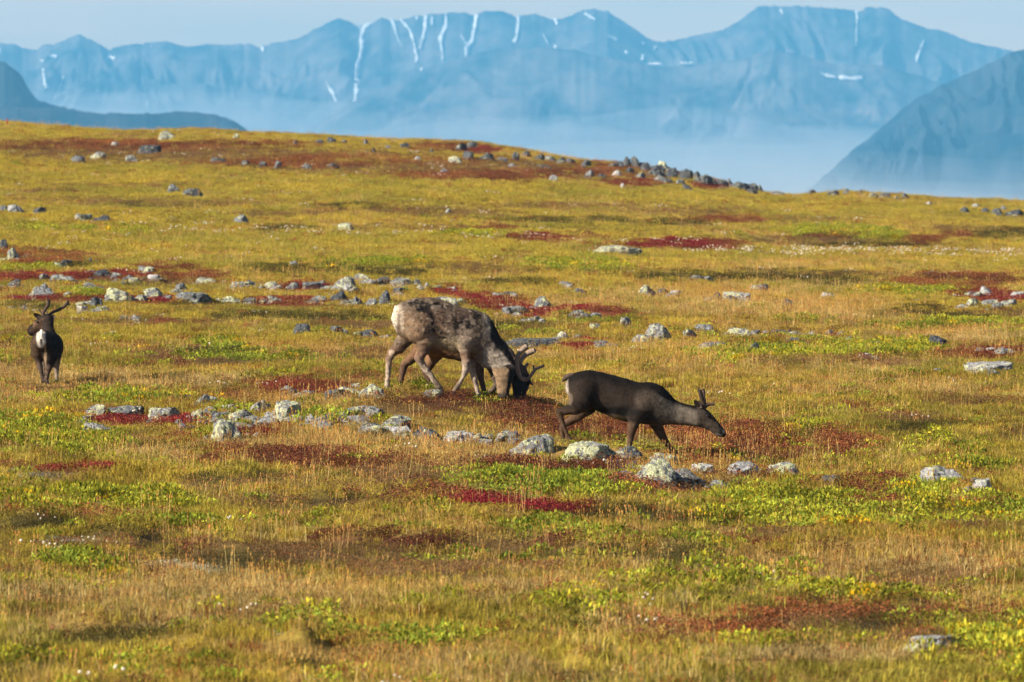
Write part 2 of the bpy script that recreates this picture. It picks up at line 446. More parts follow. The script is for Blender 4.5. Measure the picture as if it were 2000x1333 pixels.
LEFT = [(-900, -60), (-500, 20), (-250, 60), (-80, 95), (0, 119), (12, 121), (22, 130), (45, 148), (52, 166), (62, 180), (75, 195), (100, 204), (130, 211), (150, 235), (190, 320), (260, 420)]
lf_o, _ = mountain('cliff_hill', LEFT, 8800, 7900, -302, 40, 171, slope_rock, 3.0, 60)
LOW = [(-900, 160), (-400, 195), (-100, 204), (0, 207), (60, 209), (130, 214), (200, 221), (260, 223), (310, 222), (350, 219), (390, 220), (430, 228), (455, 237), (475, 248), (490, 262), (540, 330), (620, 430)]
lw_o, _ = mountain('low_hill', LOW, 8000, 7200, -302, 25, 191, slope_rock, 4.0, 50, 4)

snow_m = NT('old_snow')
geo = snow_m.n('ShaderNodeNewGeometry')
snow_m.principled(snow_m.ramp(snow_m.noise(geo.outputs['Position'], .05, 4), [(.35, (.42, .45, .5)), (.65, (.85, .85, .86))]), .8, None, .1)

def on_mountain(M, px, py):
    us, X, Y, Z, rows = M
    j = int(np.clip(np.searchsorted(us, px), 0, len(us) - 1))
    _, pyy = project(X[:rows, j], Y[:rows, j], Z[:rows, j])
    i = int(np.argmin(np.abs(pyy - py)))
    if i == 0: i = 1
    k = i - 1 if (pyy[i] - py) * (pyy[i - 1] - py) <= 0 else min(i + 1, rows - 1)
    d = pyy[k] - pyy[i]
    f = 0 if abs(d) < 1e-6 else float(np.clip((py - pyy[i]) / d, 0, 1))
    Yd = Y[i, j] * (1 - f) + Y[k, j] * f
    p = pix(px, py, Yd - 10)
    return p

def snow(M, parent, pts):
    """a strip of old snow lying in a gully, (photo x, y, width) stations"""
    P = np.array(pts, float)
    d = np.concatenate([[0], np.cumsum(np.hypot(np.diff(P[:, 0]), np.diff(P[:, 1])))])
    n = max(5, int(d[-1] / 4))
    t = np.linspace(0, d[-1], n)
    cx = np.interp(t, d, P[:, 0]); cy = np.interp(t, d, P[:, 1]); w = np.interp(t, d, P[:, 2]) * (0.12 + 1.25 * fbm(t / 5, t * 0 + P[0, 0], 3, 3))
    tx = np.gradient(cx); ty = np.gradient(cy); L = np.hypot(tx, ty) + 1e-6
    nx, ny = -ty / L, tx / L
    cx = cx + (fbm(t / 9, t * 0 + P[0, 0] * 3.1, 8, 3) - .5) * np.minimum(w, 6)
    V = []; K = 5
    for i in range(n):
        for k in range(K):
            o = (k / (K - 1) - .5) * w[i]
            V.append(on_mountain(M, cx[i] + nx[i] * o, cy[i] + ny[i] * o) + np.array([0, -6 * math.sin(math.pi * k / (K - 1)), 0]))
    F = [(i * K + k, i * K + k + 1, (i + 1) * K + k + 1, (i + 1) * K + k) for i in range(n - 1) for k in range(K - 1)]
    obj('snow_patch', make_mesh('snow_patch', V, F), snow_m.m, parent)

SNOW = [[(727, 44, 3), (712, 52, 7), (707, 62, 10), (707, 90, 9), (702, 115, 9), (697, 140, 10), (695, 170, 9), (694, 198, 8)],
        [(697, 46, 2), (705, 56, 5)], [(765, 37, 6), (772, 58, 6), (778, 78, 3), (786, 92, 2)], [(782, 37, 4), (795, 52, 5), (803, 62, 8), (809, 85, 5), (813, 105, 7), (814, 122, 10)],
        [(832, 30, 8), (829, 55, 8), (825, 75, 6), (820, 95, 4)], [(812, 32, 6), (815, 38, 3)], [(845, 33, 6), (843, 50, 4)], [(870, 26, 5), (871, 50, 8), (864, 68, 10), (860, 76, 9), (863, 95, 4), (865, 125, 3)],
        [(862, 136, 10), (850, 140, 5)], [(822, 133, 4), (824, 147, 9)], [(931, 28, 10), (928, 55, 9), (922, 80, 8), (913, 92, 10), (908, 118, 9)], [(900, 68, 3), (911, 86, 5)], [(950, 108, 5), (932, 119, 8), (912, 123, 5)],
        [(1013, 33, 7), (1011, 55, 6), (1009, 72, 6), (1003, 83, 13)], [(1086, 37, 12), (1087, 48, 3)], [(1140, 26, 8), (1152, 32, 8), (1162, 38, 4)], [(1060, 66, 3), (1071, 86, 2)],
        [(1186, 69, 5), (1205, 77, 6)], [(1084, 88, 6), (1085, 94, 6)], [(1223, 98, 7), (1224, 105, 7)], [(1255, 106, 8), (1254, 118, 9)], [(1282, 90, 5), (1276, 97, 4)], [(1254, 82, 5), (1257, 86, 4)],
        [(1525, 18, 8), (1528, 26, 5)], [(1673, 22, 6), (1674, 35, 4), (1672, 90, 2)], [(1805, 78, 3), (1796, 100, 6), (1790, 122, 7)],
        [(85, 134, 5), (86, 150, 8), (91, 172, 6)], [(124, 148, 3), (118, 170, 6), (107, 194, 8)], [(95, 109, 8), (110, 110, 6)], [(212, 110, 8), (224, 115, 6)], [(512, 88, 8), (514, 100, 4)],
        [(637, 160, 6), (648, 178, 7), (657, 198, 6)], [(287, 198, 6), (286, 208, 4)], [(78, 118, 5), (86, 120, 5)], [(294, 88, 4), (296, 92, 3)], [(0, 95, 4), (2, 102, 3)]]
for s_ in SNOW: snow(RNG, rng_o, s_)
SNOW2 = [[(1267, 125, 6), (1282, 126, 10), (1293, 125, 6)], [(1327, 124, 4), (1342, 124, 7), (1353, 124, 4)], [(1600, 143, 8), (1618, 148, 9), (1632, 151, 5)], [(1638, 150, 8), (1660, 153, 9), (1684, 153, 10)]]
for s_ in SNOW2: snow(SHD, sh_o, s_)

# ------------------------------------------------------------------ air
def volume_box(name, lo, hi, density, color, aniso, absorb, label, shape=None):
    x0, y0, z0 = lo or (0, 0, 0); x1, y1, z1 = hi or (1, 1, 1)
    V = [(x0, y0, z0), (x1, y0, z0), (x1, y1, z0), (x0, y1, z0), (x0, y0, z1), (x1, y0, z1), (x1, y1, z1), (x0, y1, z1)]
    F = [(3, 2, 1, 0), (4, 5, 6, 7), (0, 1, 5, 4), (1, 2, 6, 5), (2, 3, 7, 6), (3, 0, 4, 7)]
    if shape: V, F = shape
    m = NT(name)
    v = m.n('ShaderNodeVolumePrincipled')
    v.inputs['Color'].default_value = (*color, 1)
    v.inputs['Density'].default_value = density
    v.inputs['Anisotropy'].default_value = aniso
    v.inputs['Absorption Color'].default_value = (*absorb, 1)
    for k in ('Density Attribute', 'Temperature Attribute', 'Color Attribute'):
        if k in v.inputs: v.inputs[k].default_value = ''
    m.l(v.outputs[0], m.out.inputs['Volume'])
    m.m.cycles.homogeneous_volume = True
    o = obj(name, make_mesh(name, V, F, False), m.m, kind='stuff', label=label, cat='haze')
    return o
volume_box('haze', (-18800, -18800, -313), (18800, 18800, 330), 1 / 12800.0, (.145, .52, .93), 0.0, (0, 0, 0), 'blue summer haze lying over the far mountains')
# mist banked up against the range, thicker and higher on the left
def mist_bank():
    us = np.concatenate([np.linspace(-16000, -2900, 24), np.arange(-2700, 2701, 120.0), np.linspace(2900, 16000, 24)]); ys = np.linspace(4000, 18450, 120)
    V = []; n0, n1 = len(ys), len(us)
    for yv in ys:
        for xv in us:
            t = (yv - 4000) / 13500
            far = np.interp(xv / max(yv, 1), [-.1, -.03, .02, .05, .1], [85, 45, 15, 0, -10])
            V.append((xv, yv, -130 + (far + 130) * t ** 2.5 + 120 * (float(fbm(xv / 430, yv / 560, 71, 2)) - .5) * min(1, 3 * t)))
    for yv in ys:
        for xv in us: V.append((xv, yv, -306))
    q = lambda i, j, l: l * n0 * n1 + i * n1 + j
    F = []
    for i in range(n0 - 1):
        for j in range(n1 - 1):
            F.append((q(i, j, 0), q(i, j + 1, 0), q(i + 1, j + 1, 0), q(i + 1, j, 0)))
            F.append((q(i, j, 1), q(i + 1, j, 1), q(i + 1, j + 1, 1), q(i, j + 1, 1)))
    for j in range(n1 - 1):
        F.append((q(0, j, 1), q(0, j + 1, 1), q(0, j + 1, 0), q(0, j, 0))); F.append((q(n0 - 1, j, 0), q(n0 - 1, j + 1, 0), q(n0 - 1, j + 1, 1), q(n0 - 1, j, 1)))
    for i in range(n0 - 1):
        F.append((q(i, 0, 0), q(i + 1, 0, 0), q(i + 1, 0, 1), q(i, 0, 1))); F.append((q(i, n1 - 1, 1), q(i + 1, n1 - 1, 1), q(i + 1, n1 - 1, 0), q(i, n1 - 1, 0)))
    return V, F
volume_box('valley_mist', None, None, 1 / 2500.0, (.80, .84, .88), 0.0, (0, 0, 0), 'pale mist banked in the valley below the mountains', mist_bank())

# ------------------------------------------------------------------ rocks
# x, base y, width, height (photo pixels), look (p pale lichen, g grey, d dark, w whitish), shape (r round, s slab, w wedge); own words
ROCKS = {
'in the near left group of rocks': '''
182 813 48 25 p r pale lichen boulder at the left end
242 811 78 20 g s long flat grey slab
319 818 62 25 p r black-and-pale lichen boulder above the red mat
384 821 34 23 p r small upright lichen rock
424 821 30 20 d r
473 825 52 27 p r rounded lichen rock just above the pointed one
183 844 46 20 w r blue-white rock below the red mat
443 859 64 43 p w large pointed pyramid-shaped lichen rock
356 839 18 11 g r
355 783 44 13 d s low dark rock under pale seed heads
403 789 54 20 p r lichen rock behind the red mats
173 821 25 10 p s
461 797 58 8 w s flat whitish stone strip
506 808 52 29 w r whitish domed rock
560 822 54 40 p r tall stepped lichen rock at the right end
533 823 45 19 w r
500 828 28 12 g r
606 826 23 16 w r
639 828 28 13 d s
667 824 16 9 d r
700 802 20 7 w s''',
'by the hind hooves of the pair': '''
663 779 60 20 d s dark flat slab beside the crimson mound
694 761 24 14 p r small pale rock behind the rounded boulder
727 774 56 26 p r rounded grey-green boulder by the hind hoof
571 770 26 8 d s
611 772 28 8 d s
728 802 24 8 w s
845 774 40 12 p s''',
'in the line below the walking reindeer': '''
722 840 40 14 d s
774 837 58 26 p r dark-capped lichen boulder at the head of the line
775 850 66 19 w s
835 857 60 24 d w sloping dark-and-white rock
896 861 62 19 w r low white-edged rock right of the sloping one
946 862 24 7 w s
1006 866 30 8 g s
1040 893 94 41 p r large domed lichen boulder furthest left of big ones
1146 901 112 38 p s broad lichen boulder under its hind legs
1236 893 44 21 d w smooth blue-grey rock under its front leg
1202 913 42 13 g s
1279 946 92 55 p w biggest pale green wedge-shaped boulder
1296 908 58 25 p r speckled rock behind the wedge-shaped boulder
1341 948 42 18 p w
1374 924 50 19 w s
1384 955 26 8 g s
1450 931 68 30 w w white-topped sloping rock
1527 929 72 29 p w rock half covered by red shrubs
1619 943 38 16 d r small dark rock at the right end''',
'in the right foreground grass': '''
1845 954 118 46 w r big speckled black-and-white boulder
1918 955 38 15 w s small flat rock touching the speckled boulder
1823 1273 128 30 w s low pale-crusted rock in the front grass''',
'in the middle meadow right of centre': '''
1835 681 48 30 d r dark blue rounded boulder in green bushes
1922 727 116 22 w s long white-streaked slab
1927 577 34 19 w r white block above the red patch
1990 582 40 12 w s
1900 600 30 17 p r pale green round rock
1950 605 28 10 g s
1615 582 23 11 w r
1660 668 28 11 g r
1699 675 28 9 g s
1935 686 24 8 w s
1966 691 36 9 g s
1854 690 20 9 g r
1689 698 30 8 w s
1579 689 24 8 g r
1584 655 16 7 w r
1621 656 28 11 d r
1818 537 18 9 w r
1289 665 58 36 p r largest lichen-topped boulder
1258 673 50 20 p w rock leaning on the largest boulder's left
1348 661 28 19 d r
1376 648 46 15 g s
1444 660 44 19 p r
1476 656 22 10 g s
1527 654 40 12 d s
1548 670 36 11 d s
1472 690 28 24 g w pointed grey rock standing alone
1396 683 11 12 d r
1433 683 17 7 w r
1223 637 24 21 g r
1265 578 38 23 p r two-toned block with a black band
1294 575 24 12 d s
1322 578 24 7 w s
1401 587 26 18 d r
1440 587 56 15 w s
1366 548 24 9 d s
1539 596 24 14 d r
1489 563 24 8 g s''',
'near the crimson band in mid meadow': '''
1202 496 104 19 p s long pale green slab lying alone in yellow grass
1060 598 36 21 g r
994 578 28 9 d s
1133 574 28 13 d r
1109 566 24 7 w s
992 614 24 12 g r
885 597 20 14 w w
862 589 26 10 d s
1037 628 14 8 w s
1058 632 14 8 w s
1099 661 26 13 w r
1050 679 136 20 d s very long low dark slab behind the antlers
1176 675 34 10 g s
1144 620 22 8 g r
888 567 13 8 w r
1163 641 23 9 g s
835 560 17 8 w r''',
'in the rock pile behind the grazing pair': '''
672 564 56 29 p r tall pale double boulder
709 552 36 18 p r round pale green boulder at the top
746 555 30 14 d r
783 557 46 15 p s
662 591 50 26 d w big dark slanted boulder
696 596 26 17 g r
723 600 30 19 g r
749 598 28 33 d r upright blue-grey boulder beside a rump
471 564 50 14 p s pale flat-topped rock at the left end
493 560 32 13 d r
525 562 32 12 p r
571 564 28 12 g r
610 563 42 13 g s
680 567 22 10 w r
631 556 12 8 w r
452 596 42 18 p r
489 593 34 11 d s
533 588 26 11 p r
611 592 38 12 g r
783 573 30 12 d s
572 519 26 10 p r
591 652 36 21 d r
725 659 36 17 d r
658 652 26 16 d s''',
'in the rubble above the left reindeer': '''
5 489 22 24 d r dark rock cut by the left picture edge
26 505 26 22 p w
199 540 36 13 d r
291 534 26 14 p r
299 548 28 10 w s
264 557 26 12 p r
242 552 17 10 g r
353 568 32 17 g r
401 557 36 15 p r
24 564 32 17 d r
82 579 56 30 g r big dark boulder above the antlers
177 570 40 19 p r
234 591 64 31 p r biggest speckled lichen boulder
187 598 28 20 d r
161 609 25 14 w s
300 581 40 21 p r
376 589 72 17 g s long blue-green rock with a notched end
266 623 22 9 w w
112 546 28 10 g s
128 519 32 13 d s
176 514 9 9 d r
222 546 17 7 g r
45 606 28 12 d r
181 613 22 10 g r''',
'on the far left hillside': '''
324 276 38 20 p r big lichen boulder near the skyline
150 320 30 14 g r
191 311 40 14 p r
222 287 17 10 w r
256 318 30 13 g r
292 303 48 18 d s
342 379 32 19 g w blue-grey boulder in open yellow grass
376 384 40 15 d s dark low rock touching the blue-grey boulder
31 416 34 15 w r
7 414 16 9 g r
77 418 32 13 d r
162 429 36 13 p s
198 434 32 15 d w
471 436 30 16 g r
400 441 11 9 p r
461 273 13 12 p r
428 319 34 11 d s
480 325 17 10 d r
675 452 32 12 p r
876 415 13 7 w r'''}
RIDGE = '''542 328 16 12 g|577 283 10 8 d|623 283 17 10 d|648 281 18 12 d|672 282 12 8 d|714 284 14 12 g|730 298 11 9 d|890 321 32 12 p|915 313 22 16 d|946 316 44 16 d|921 290 21 13 d|901 297 23 16 d
814 315 16 8 w|870 341 21 9 g|1007 312 16 16 d|1026 309 22 13 d|1052 314 26 12 d|1077 317 24 12 g|1096 320 20 12 d|1113 322 26 12 d|1145 327 21 14 d|1151 346 25 14 g|1205 345 21 13 w|1080 358 17 14 g|1217 368 11 7 w
1223 327 18 19 d|1241 329 19 22 d|1261 337 24 20 d|1286 342 30 20 d|1311 349 24 19 d|1338 351 35 19 d|1361 349 14 14 d|1385 362 32 19 d|1412 365 27 14 d|1446 372 44 16 d|1472 374 22 16 d|1341 374 23 12 d|1066 333 44 12 d|1295 358 42 13 g
1252 350 20 12 g|1330 362 20 11 g|1520 384 42 9 g|1586 381 17 10 d|1628 382 26 10 d|1652 382 11 12 d|1681 381 9 11 d|1706 387 24 11 g|1730 389 26 12 d|1751 390 13 8 w|1770 389 17 10 d|1907 407 21 9 w|1948 422 28 15 d|1982 424 36 16 d|1886 417 23 14 d
1815 402 14 7 w|1925 415 16 10 d|1960 412 16 9 g|760 292 16 9 g|790 290 20 8 d|845 300 20 9 d|600 335 20 10 g|650 330 26 10 d|512 326 20 10 d|1000 330 22 9 g|980 318 24 11 g|1175 350 18 9 d'''

def ico(sub):
    t = (1 + 5 ** .5) / 2
    V = [(-1, t, 0), (1, t, 0), (-1, -t, 0), (1, -t, 0), (0, -1, t), (0, 1, t), (0, -1, -t), (0, 1, -t), (t, 0, -1), (t, 0, 1), (-t, 0, -1), (-t, 0, 1)]
    F = [(0, 11, 5), (0, 5, 1), (0, 1, 7), (0, 7, 10), (0, 10, 11), (1, 5, 9), (5, 11, 4), (11, 10, 2), (10, 7, 6), (7, 1, 8), (3, 9, 4), (3, 4, 2), (3, 2, 6), (3, 6, 8), (3, 8, 9), (4, 9, 5), (2, 4, 11), (6, 2, 10), (8, 6, 7), (9, 8, 1)]
    V = [np.array(v) / np.linalg.norm(v) for v in V]
    for _ in range(sub):
        mid = {}; nf = []
        def mp(a, b):
            k = (min(a, b), max(a, b))
            if k not in mid:
                v = V[a] + V[b]; V.append(v / np.linalg.norm(v)); mid[k] = len(V) - 1
            return mid[k]
        for a, b, c in F:
            x, y, z = mp(a, b), mp(b, c), mp(c, a)
            nf += [(a, x, z), (b, y, x), (c, z, y), (x, y, z)]
        F = nf
    return np.array(V), np.array(F)
ICO3 = ico(3); ICO2 = ico(2); ICO4 = ico(4)

def rock_mesh(seed, shape, big):
    V, F = ICO4 if big else ICO3
    r = np.random.default_rng(seed)
    p = V.copy()
    p = p * (1 + .55 * (noise3(p * 1.3 + seed * 2.3, 7) - .5))[:, None]
    for _ in range(16):                                 # planes that knap the ball into facets
        n = r.normal(size=3); n[2] = abs(n[2]) * .9 - .15; n /= np.linalg.norm(n)
        d = r.uniform(.5, .92)
        over = np.maximum(p @ n - d, 0)
        p = p - over[:, None] * n * r.uniform(.7, 1.0)
    if shape == 'w':
        side = r.choice([-1, 1]) if seed % 3 else -1
        p[:, 2] *= np.clip(.8 + .42 * side * p[:, 0], .42, 1.3)
    if shape == 's':
        p[:, 2] = np.minimum(p[:, 2], .30 + .5 * (noise3(p * 1.4 + seed, 5) - .35))
    nn = noise3(p * 2.1 + seed * 3.7, 1) - .5
    n2 = np.abs(noise3(p * 4.6 + seed * 1.3, 2) - .5)
    n3 = noise3(p * 11 + seed, 3) - .5
    n4 = noise3(p * 23 + seed, 4) - .5
    p = p * (1 + .55 * nn - .55 * n2 + .16 * n3 + .07 * n4)[:, None]
    lo, hi = p.min(0), p.max(0)
    p = (p - (lo + hi) / 2) / (hi - lo) * 2             # fills -1..1
    return p, F

m = NT('lichen_rock')
oi = m.n('ShaderNodeObjectInfo')
tc = m.n('ShaderNodeTexCoord')
pos = m.n('ShaderNodeNewGeometry').outputs['Position']
nb = m.noise(pos, 6.0, 6, .65)
nf_ = m.noise(pos, 17.0, 6, .75)
rockc = m.mix(1.0, oi.outputs['Color'], m.ramp(nf_, [(.32, (.25, .26, .28)), (.5, (.8, .8, .82)), (.68, (1.5, 1.48, 1.42))]), 'MULTIPLY')
# pale green crust lichen, black map lichen, a few ochre spots
lich = m.math('ADD', m.math('MULTIPLY', nb, .62), m.math('MULTIPLY', m.noise(pos, 12, 5, .75), .5))
thr = m.math('SUBTRACT', .74, m.math('MULTIPLY', oi.outputs['Alpha'], .26))
lm = m.math('MULTIPLY', m.math('SUBTRACT', lich, thr), 14.0)
lm = m.n('ShaderNodeClamp'); m.l(m.math('MULTIPLY', m.math('SUBTRACT', lich, thr), 14.0), lm.inputs['Value'])
lcol = m.ramp(m.noise(pos, 50, 4, .7), [(.3, (.18, .20, .10)), (.5, (.42, .44, .27)), (.7, (.58, .58, .44))])
c = m.mix(lm.outputs[0], rockc, lcol)
v = m.n('ShaderNodeTexVoronoi', i_Scale=13.0); m.l(pos, v.inputs['Vector'])
dk = m.ramp(m.math('ADD', v.outputs['Distance'], m.math('MULTIPLY', m.noise(pos, 30, 4), .6)), [(.46, (1, 1, 1)), (.56, (0, 0, 0))])
c = m.mix(m.math('MULTIPLY', dk, .8), c, (.02, .021, .024))
mos = m.ramp(m.noise(pos, 3.2, 5, .6), [(.63, (0, 0, 0)), (.70, (1, 1, 1))])
c = m.mix(m.math('MULTIPLY', mos, .55), c, (.13, .10, .02))
m.principled(c, .92, m.bump(m.math('ADD', nf_, m.math('MULTIPLY', nb, 1.5)), 1.0, .05), .12)
ROCK = m.m
LOOK = {'p': ((.20, .205, .21), .80, 'lichen-crusted grey'), 'g': ((.17, .18, .195), .50, 'grey'), 'd': ((.085, .093, .105), .38, 'dark'), 'w': ((.36, .365, .37), .50, 'whitish')}
ORD = 'first second third fourth fifth sixth seventh eighth ninth tenth eleventh twelfth thirteenth fourteenth fifteenth sixteenth seventeenth eighteenth nineteenth twentieth'.split()
ORD += ['twenty-' + w for w in ORD[:9]] + ['thirtieth'] + ['thirty-' + w for w in ORD[:9]]
NEAR = []
FOOT = []                                               # rock footprints, kept free of plants
rseed = 100
def place_rock(x, y, w, h, look, shape, label, group):
    global rseed
    rseed += 1
    g = G(x, y)
    s = g[1] / FPX
    g = G(x, y + 0.025 / s)
    s = g[1] / FPX
    hw = w * s / 2; hv = h * s * (.86 if y > 400 else 1.0) + .025
    dep = hw * random.uniform(.75, 1.05) if shape != 's' else hw * random.uniform(.55, .8)
    dep = min(max(dep, hv * .8), 1.1)
    p, F = rock_mesh(rseed, shape, w > 40)
    full = hv / .52                                     # about half sits in the ground
    P = p * np.array([hw * 1.04, dep * 1.05, full / 2])
    P[:, 2] += full / 2 - full * .48
    me = make_mesh('rock', P, F, True)
    o = obj('rock', me, ROCK, label=label, cat='rock', group=group)
    cz = ground_z(g[0], g[1] + dep * .6)[0]
    o.location = (g[0], g[1] + dep * .6, min(cz, g[2] + .05))
    o.rotation_euler = (0, random.uniform(-.06, .06), random.uniform(-.25, .25))
    col, al, _ = LOOK[look]
    k = random.uniform(.85, 1.2)
    o.color = (col[0] * k, col[1] * k, col[2] * k, al + random.uniform(-.12, .12))
    FOOT.append((g[0], g[1] + dep * .6, hw, dep))
    if 500 < y < 960: NEAR.append((g[0], g[1] + dep * .6, hw, dep))
for where, txt in ROCKS.items():
    rows = [r.split(None, 6) for r in txt.strip().split('\n')]
    plain = sorted([r for r in rows if len(r) == 6], key=lambda r: float(r[0]))
    rank = {}
    for kind in set((r[4], r[5]) for r in plain):
        same = [r for r in plain if (r[4], r[5]) == kind]
        for i, r in enumerate(same): rank[id(r)] = (i, len(same))
    for r in rows:
        x, y, w, h = map(float, r[:4])
        if len(r) == 7: lab = r[6] + ' ' + where
        else:
            i, n = rank[id(r)]
            sh = {'s': 'flat', 'w': 'wedge-shaped', 'r': 'rounded'}[r[5]]
            size = LOOK[r[4]][2] + ' ' + sh + ' rock'
            lab = f'small {size} {where}' if n == 1 else f'{ORD[i]} small {size} from left {where}'
        place_rock(x, y, w, h, r[4], r[5], lab, 'rocks ' + where)
place_rock(1295, 327, 20, 18, 'p', 'w', 'yellow-green pointed rock standing out on the skyline ridge', 'rocks along the skyline ridge')
SEC = [(800, 'on the grassy skyline at left'), (1185, 'around the red patch on the ridge'), (1495, 'on the rocky spine of the ridge'), (9999, 'on the low skyline at right')]
_r = random.Random(5)
for i in range(26):                                     # the rubble thickens along the spine of the ridge
    x = _r.uniform(1190, 1485); y = np.interp(x, CREST[:, 0], CREST[:, 1]) + _r.uniform(2, 16)
    RIDGE += f'|{x:.0f} {y:.0f} {_r.uniform(14, 28):.0f} {_r.uniform(9, 15):.0f} {_r.choice("ddg")}'
rr_ = sorted([r.split() for r in RIDGE.replace('\n', '|').split('|')], key=lambda r: float(r[0]))
cnt = {}
for x, y, w, h, k in rr_:
    sec = [t for lim, t in SEC if float(x) < lim][0]
    i = cnt[(sec, k)] = cnt.get((sec, k), -1) + 1
    place_rock(float(x), float(y), float(w), float(h), k, 'r', f'{ORD[i]} small {LOOK[k][2]} rock from left {sec}', 'rocks along the skyline ridge')
FOOT = np.array(FOOT)

# a thin red marker post on the far left skyline
g = G(14, 246); g[2] = ground_z(g[0], g[1])[0]
pv, pf = [], []
for i, (z, r) in enumerate([(-.1, .035), (.0, .035), (.26, .033), (.262, .028), (.30, .028), (.301, .002)]):
    for k in range(8): pv.append((g[0] + r * math.cos(k * math.pi / 4), g[1] + r * math.sin(k * math.pi / 4), g[2] + z))
for i in range(5):
    for k in range(8): pf.append((i * 8 + k, i * 8 + (k + 1) % 8, (i + 1) * 8 + (k + 1) % 8, (i + 1) * 8 + k))
m = NT('red_paint'); m.principled((.22, .03, .025), .6)
obj('marker_post', make_mesh('marker_post', pv, pf), m.m, label='thin dark red marker post on the left skyline', cat='post')
# ------------------------------------------------------------------ plants
def leaf_mat(name, transl, rough=.8, gloss=.03):
    m = NT(name)
    t = m.n('ShaderNodeAttribute', attribute_name='tint', attribute_type='INSTANCER')
    v = m.n('ShaderNodeAttribute', attribute_name='var')
    c = m.mix(1.0, t.outputs['Color'], v.outputs['Color'], 'MULTIPLY')
    d = m.n('ShaderNodeBsdfDiffuse'); m.l(c, d.inputs['Color'])
    tr = m.n('ShaderNodeBsdfTranslucent'); m.l(c, tr.inputs['Color'])
    mx = m.n('ShaderNodeMixShader', i_Fac=transl)
    m.l(d.outputs[0], mx.inputs[1]); m.l(tr.outputs[0], mx.inputs[2])
    m.l(mx.outputs[0], m.out.inputs['Surface'])
    return m.m
LEAF = leaf_mat('leaf_tissue', .35)
STRAW = leaf_mat('grass_tissue', .40)

def blades(r, n, rad, h0, h1, w, lean, bend, vlo=.55, vhi=1.35, hue=.12):
    V, F, C = [], [], []
    a = r.uniform(0, 2 * math.pi, n); q = rad * np.sqrt(r.uniform(0, 1, n))
    for i in range(n):
        b = np.array([q[i] * math.cos(a[i]), q[i] * math.sin(a[i]), 0])
        h = r.uniform(h0, h1); t = r.uniform(0, 2 * math.pi)
        d = np.array([math.cos(t), math.sin(t), 0]); l = r.uniform(.2, 1) * lean * h
        sd = np.array([-d[1], d[0], 0]); sd = sd * math.cos(.6) + d * math.sin(r.uniform(-1, 1))
        w_ = w * r.uniform(.7, 1.3)
        m_ = b + d * l * .35 + np.array([0, 0, h * .6]); tp = b + d * l * (1 + bend) + np.array([0, 0, h * (1 - .25 * bend)])
        k = len(V)
        V += [b - sd * w_ / 2, b + sd * w_ / 2, m_ + sd * w_ * .45, m_ - sd * w_ * .45, tp]
        F += [(k, k + 1, k + 2), (k, k + 2, k + 3), (k + 3, k + 2, k + 4)]
        g = r.uniform(vlo, vhi); hh = r.uniform(-hue, hue)
        C += [np.array([g * (1 + hh), g, g * (1 - hh)])] * 5
    return V, F, C

def leaves(r, n, rad, h0, h1, L, wd, up, dome=1.0, vlo=.5, vhi=1.5, hue=.15):
    """small pointed leaves on a domed clump"""
    V, F, C = [], [], []
    for i in range(n):
        a = r.uniform(0, 2 * math.pi); q = math.sqrt(r.uniform(0, 1))
        top = h1 * (1 - dome * .75 * q * q)
        z = r.uniform(h0, max(h0 + .004, top))
        if r.uniform() < .6: z = top * r.uniform(.8, 1.05)
        b = np.array([q * rad * math.cos(a), q * rad * math.sin(a), z])
        t = r.uniform(0, 2 * math.pi); e = r.uniform(.1, 1.2) * up
        d = np.array([math.cos(t) * math.cos(e), math.sin(t) * math.cos(e), math.sin(e)])
        s = np.cross(d, r.normal(size=3)); s /= np.linalg.norm(s) + 1e-6
        l = L * r.uniform(.6, 1.3); w = wd * r.uniform(.7, 1.3)
        k = len(V)
        V += [b, b + d * l * .5 + s * w / 2, b + d * l, b + d * l * .5 - s * w / 2]
        F += [(k, k + 1, k + 2), (k, k + 2, k + 3)]
        g = r.uniform(vlo, vhi); hh = r.uniform(-hue, hue)
        C += [np.array([g * (1 + hh), g, g * (1 - hh)])] * 4
    return V, F, C

def join(*parts):
    V, F, C = [], [], []
    for v, f, c in parts:
        k = len(V); V += list(v); F += [tuple(i + k for i in t) for t in f]; C += list(c)
    return V, F, C

def stalks(r, n, rad, h0, h1, w, head, hcol, scol=(1, 1, 1), hw=2.6):
    V, F, C = [], [], []
    for i in range(n):
        a = r.uniform(0, 6.28); q = rad * math.sqrt(r.uniform())
        b = np.array([q * math.cos(a), q * math.sin(a), 0]); h = r.uniform(h0, h1)
        tp = b + np.array([r.normal() * .1 * h, r.normal() * .1 * h, h])
        t = r.uniform(0, 6.28); s = np.array([math.cos(t), math.sin(t), 0]) * w / 2
        k = len(V)
        V += [b - s, b + s, tp + s * .7, tp - s * .7]; F += [(k, k + 1, k + 2), (k, k + 2, k + 3)]; C += [np.array(scol) * r.uniform(.7, 1.2)] * 4
        k = len(V)
        e = head * r.uniform(.7, 1.3)
        for t2 in (t, t + 1.57):
            s2 = np.array([math.cos(t2), math.sin(t2), 0]) * w * hw
            k = len(V)
            V += [tp - np.array([0, 0, e * .3]), tp + s2 + np.array([0, 0, e * .3]), tp + np.array([0, 0, e]), tp - s2 + np.array([0, 0, e * .3])]
            F += [(k, k + 1, k + 2), (k, k + 2, k + 3)]; C += [np.array(hcol) * r.uniform(.8, 1.15)] * 4
    return V, F, C

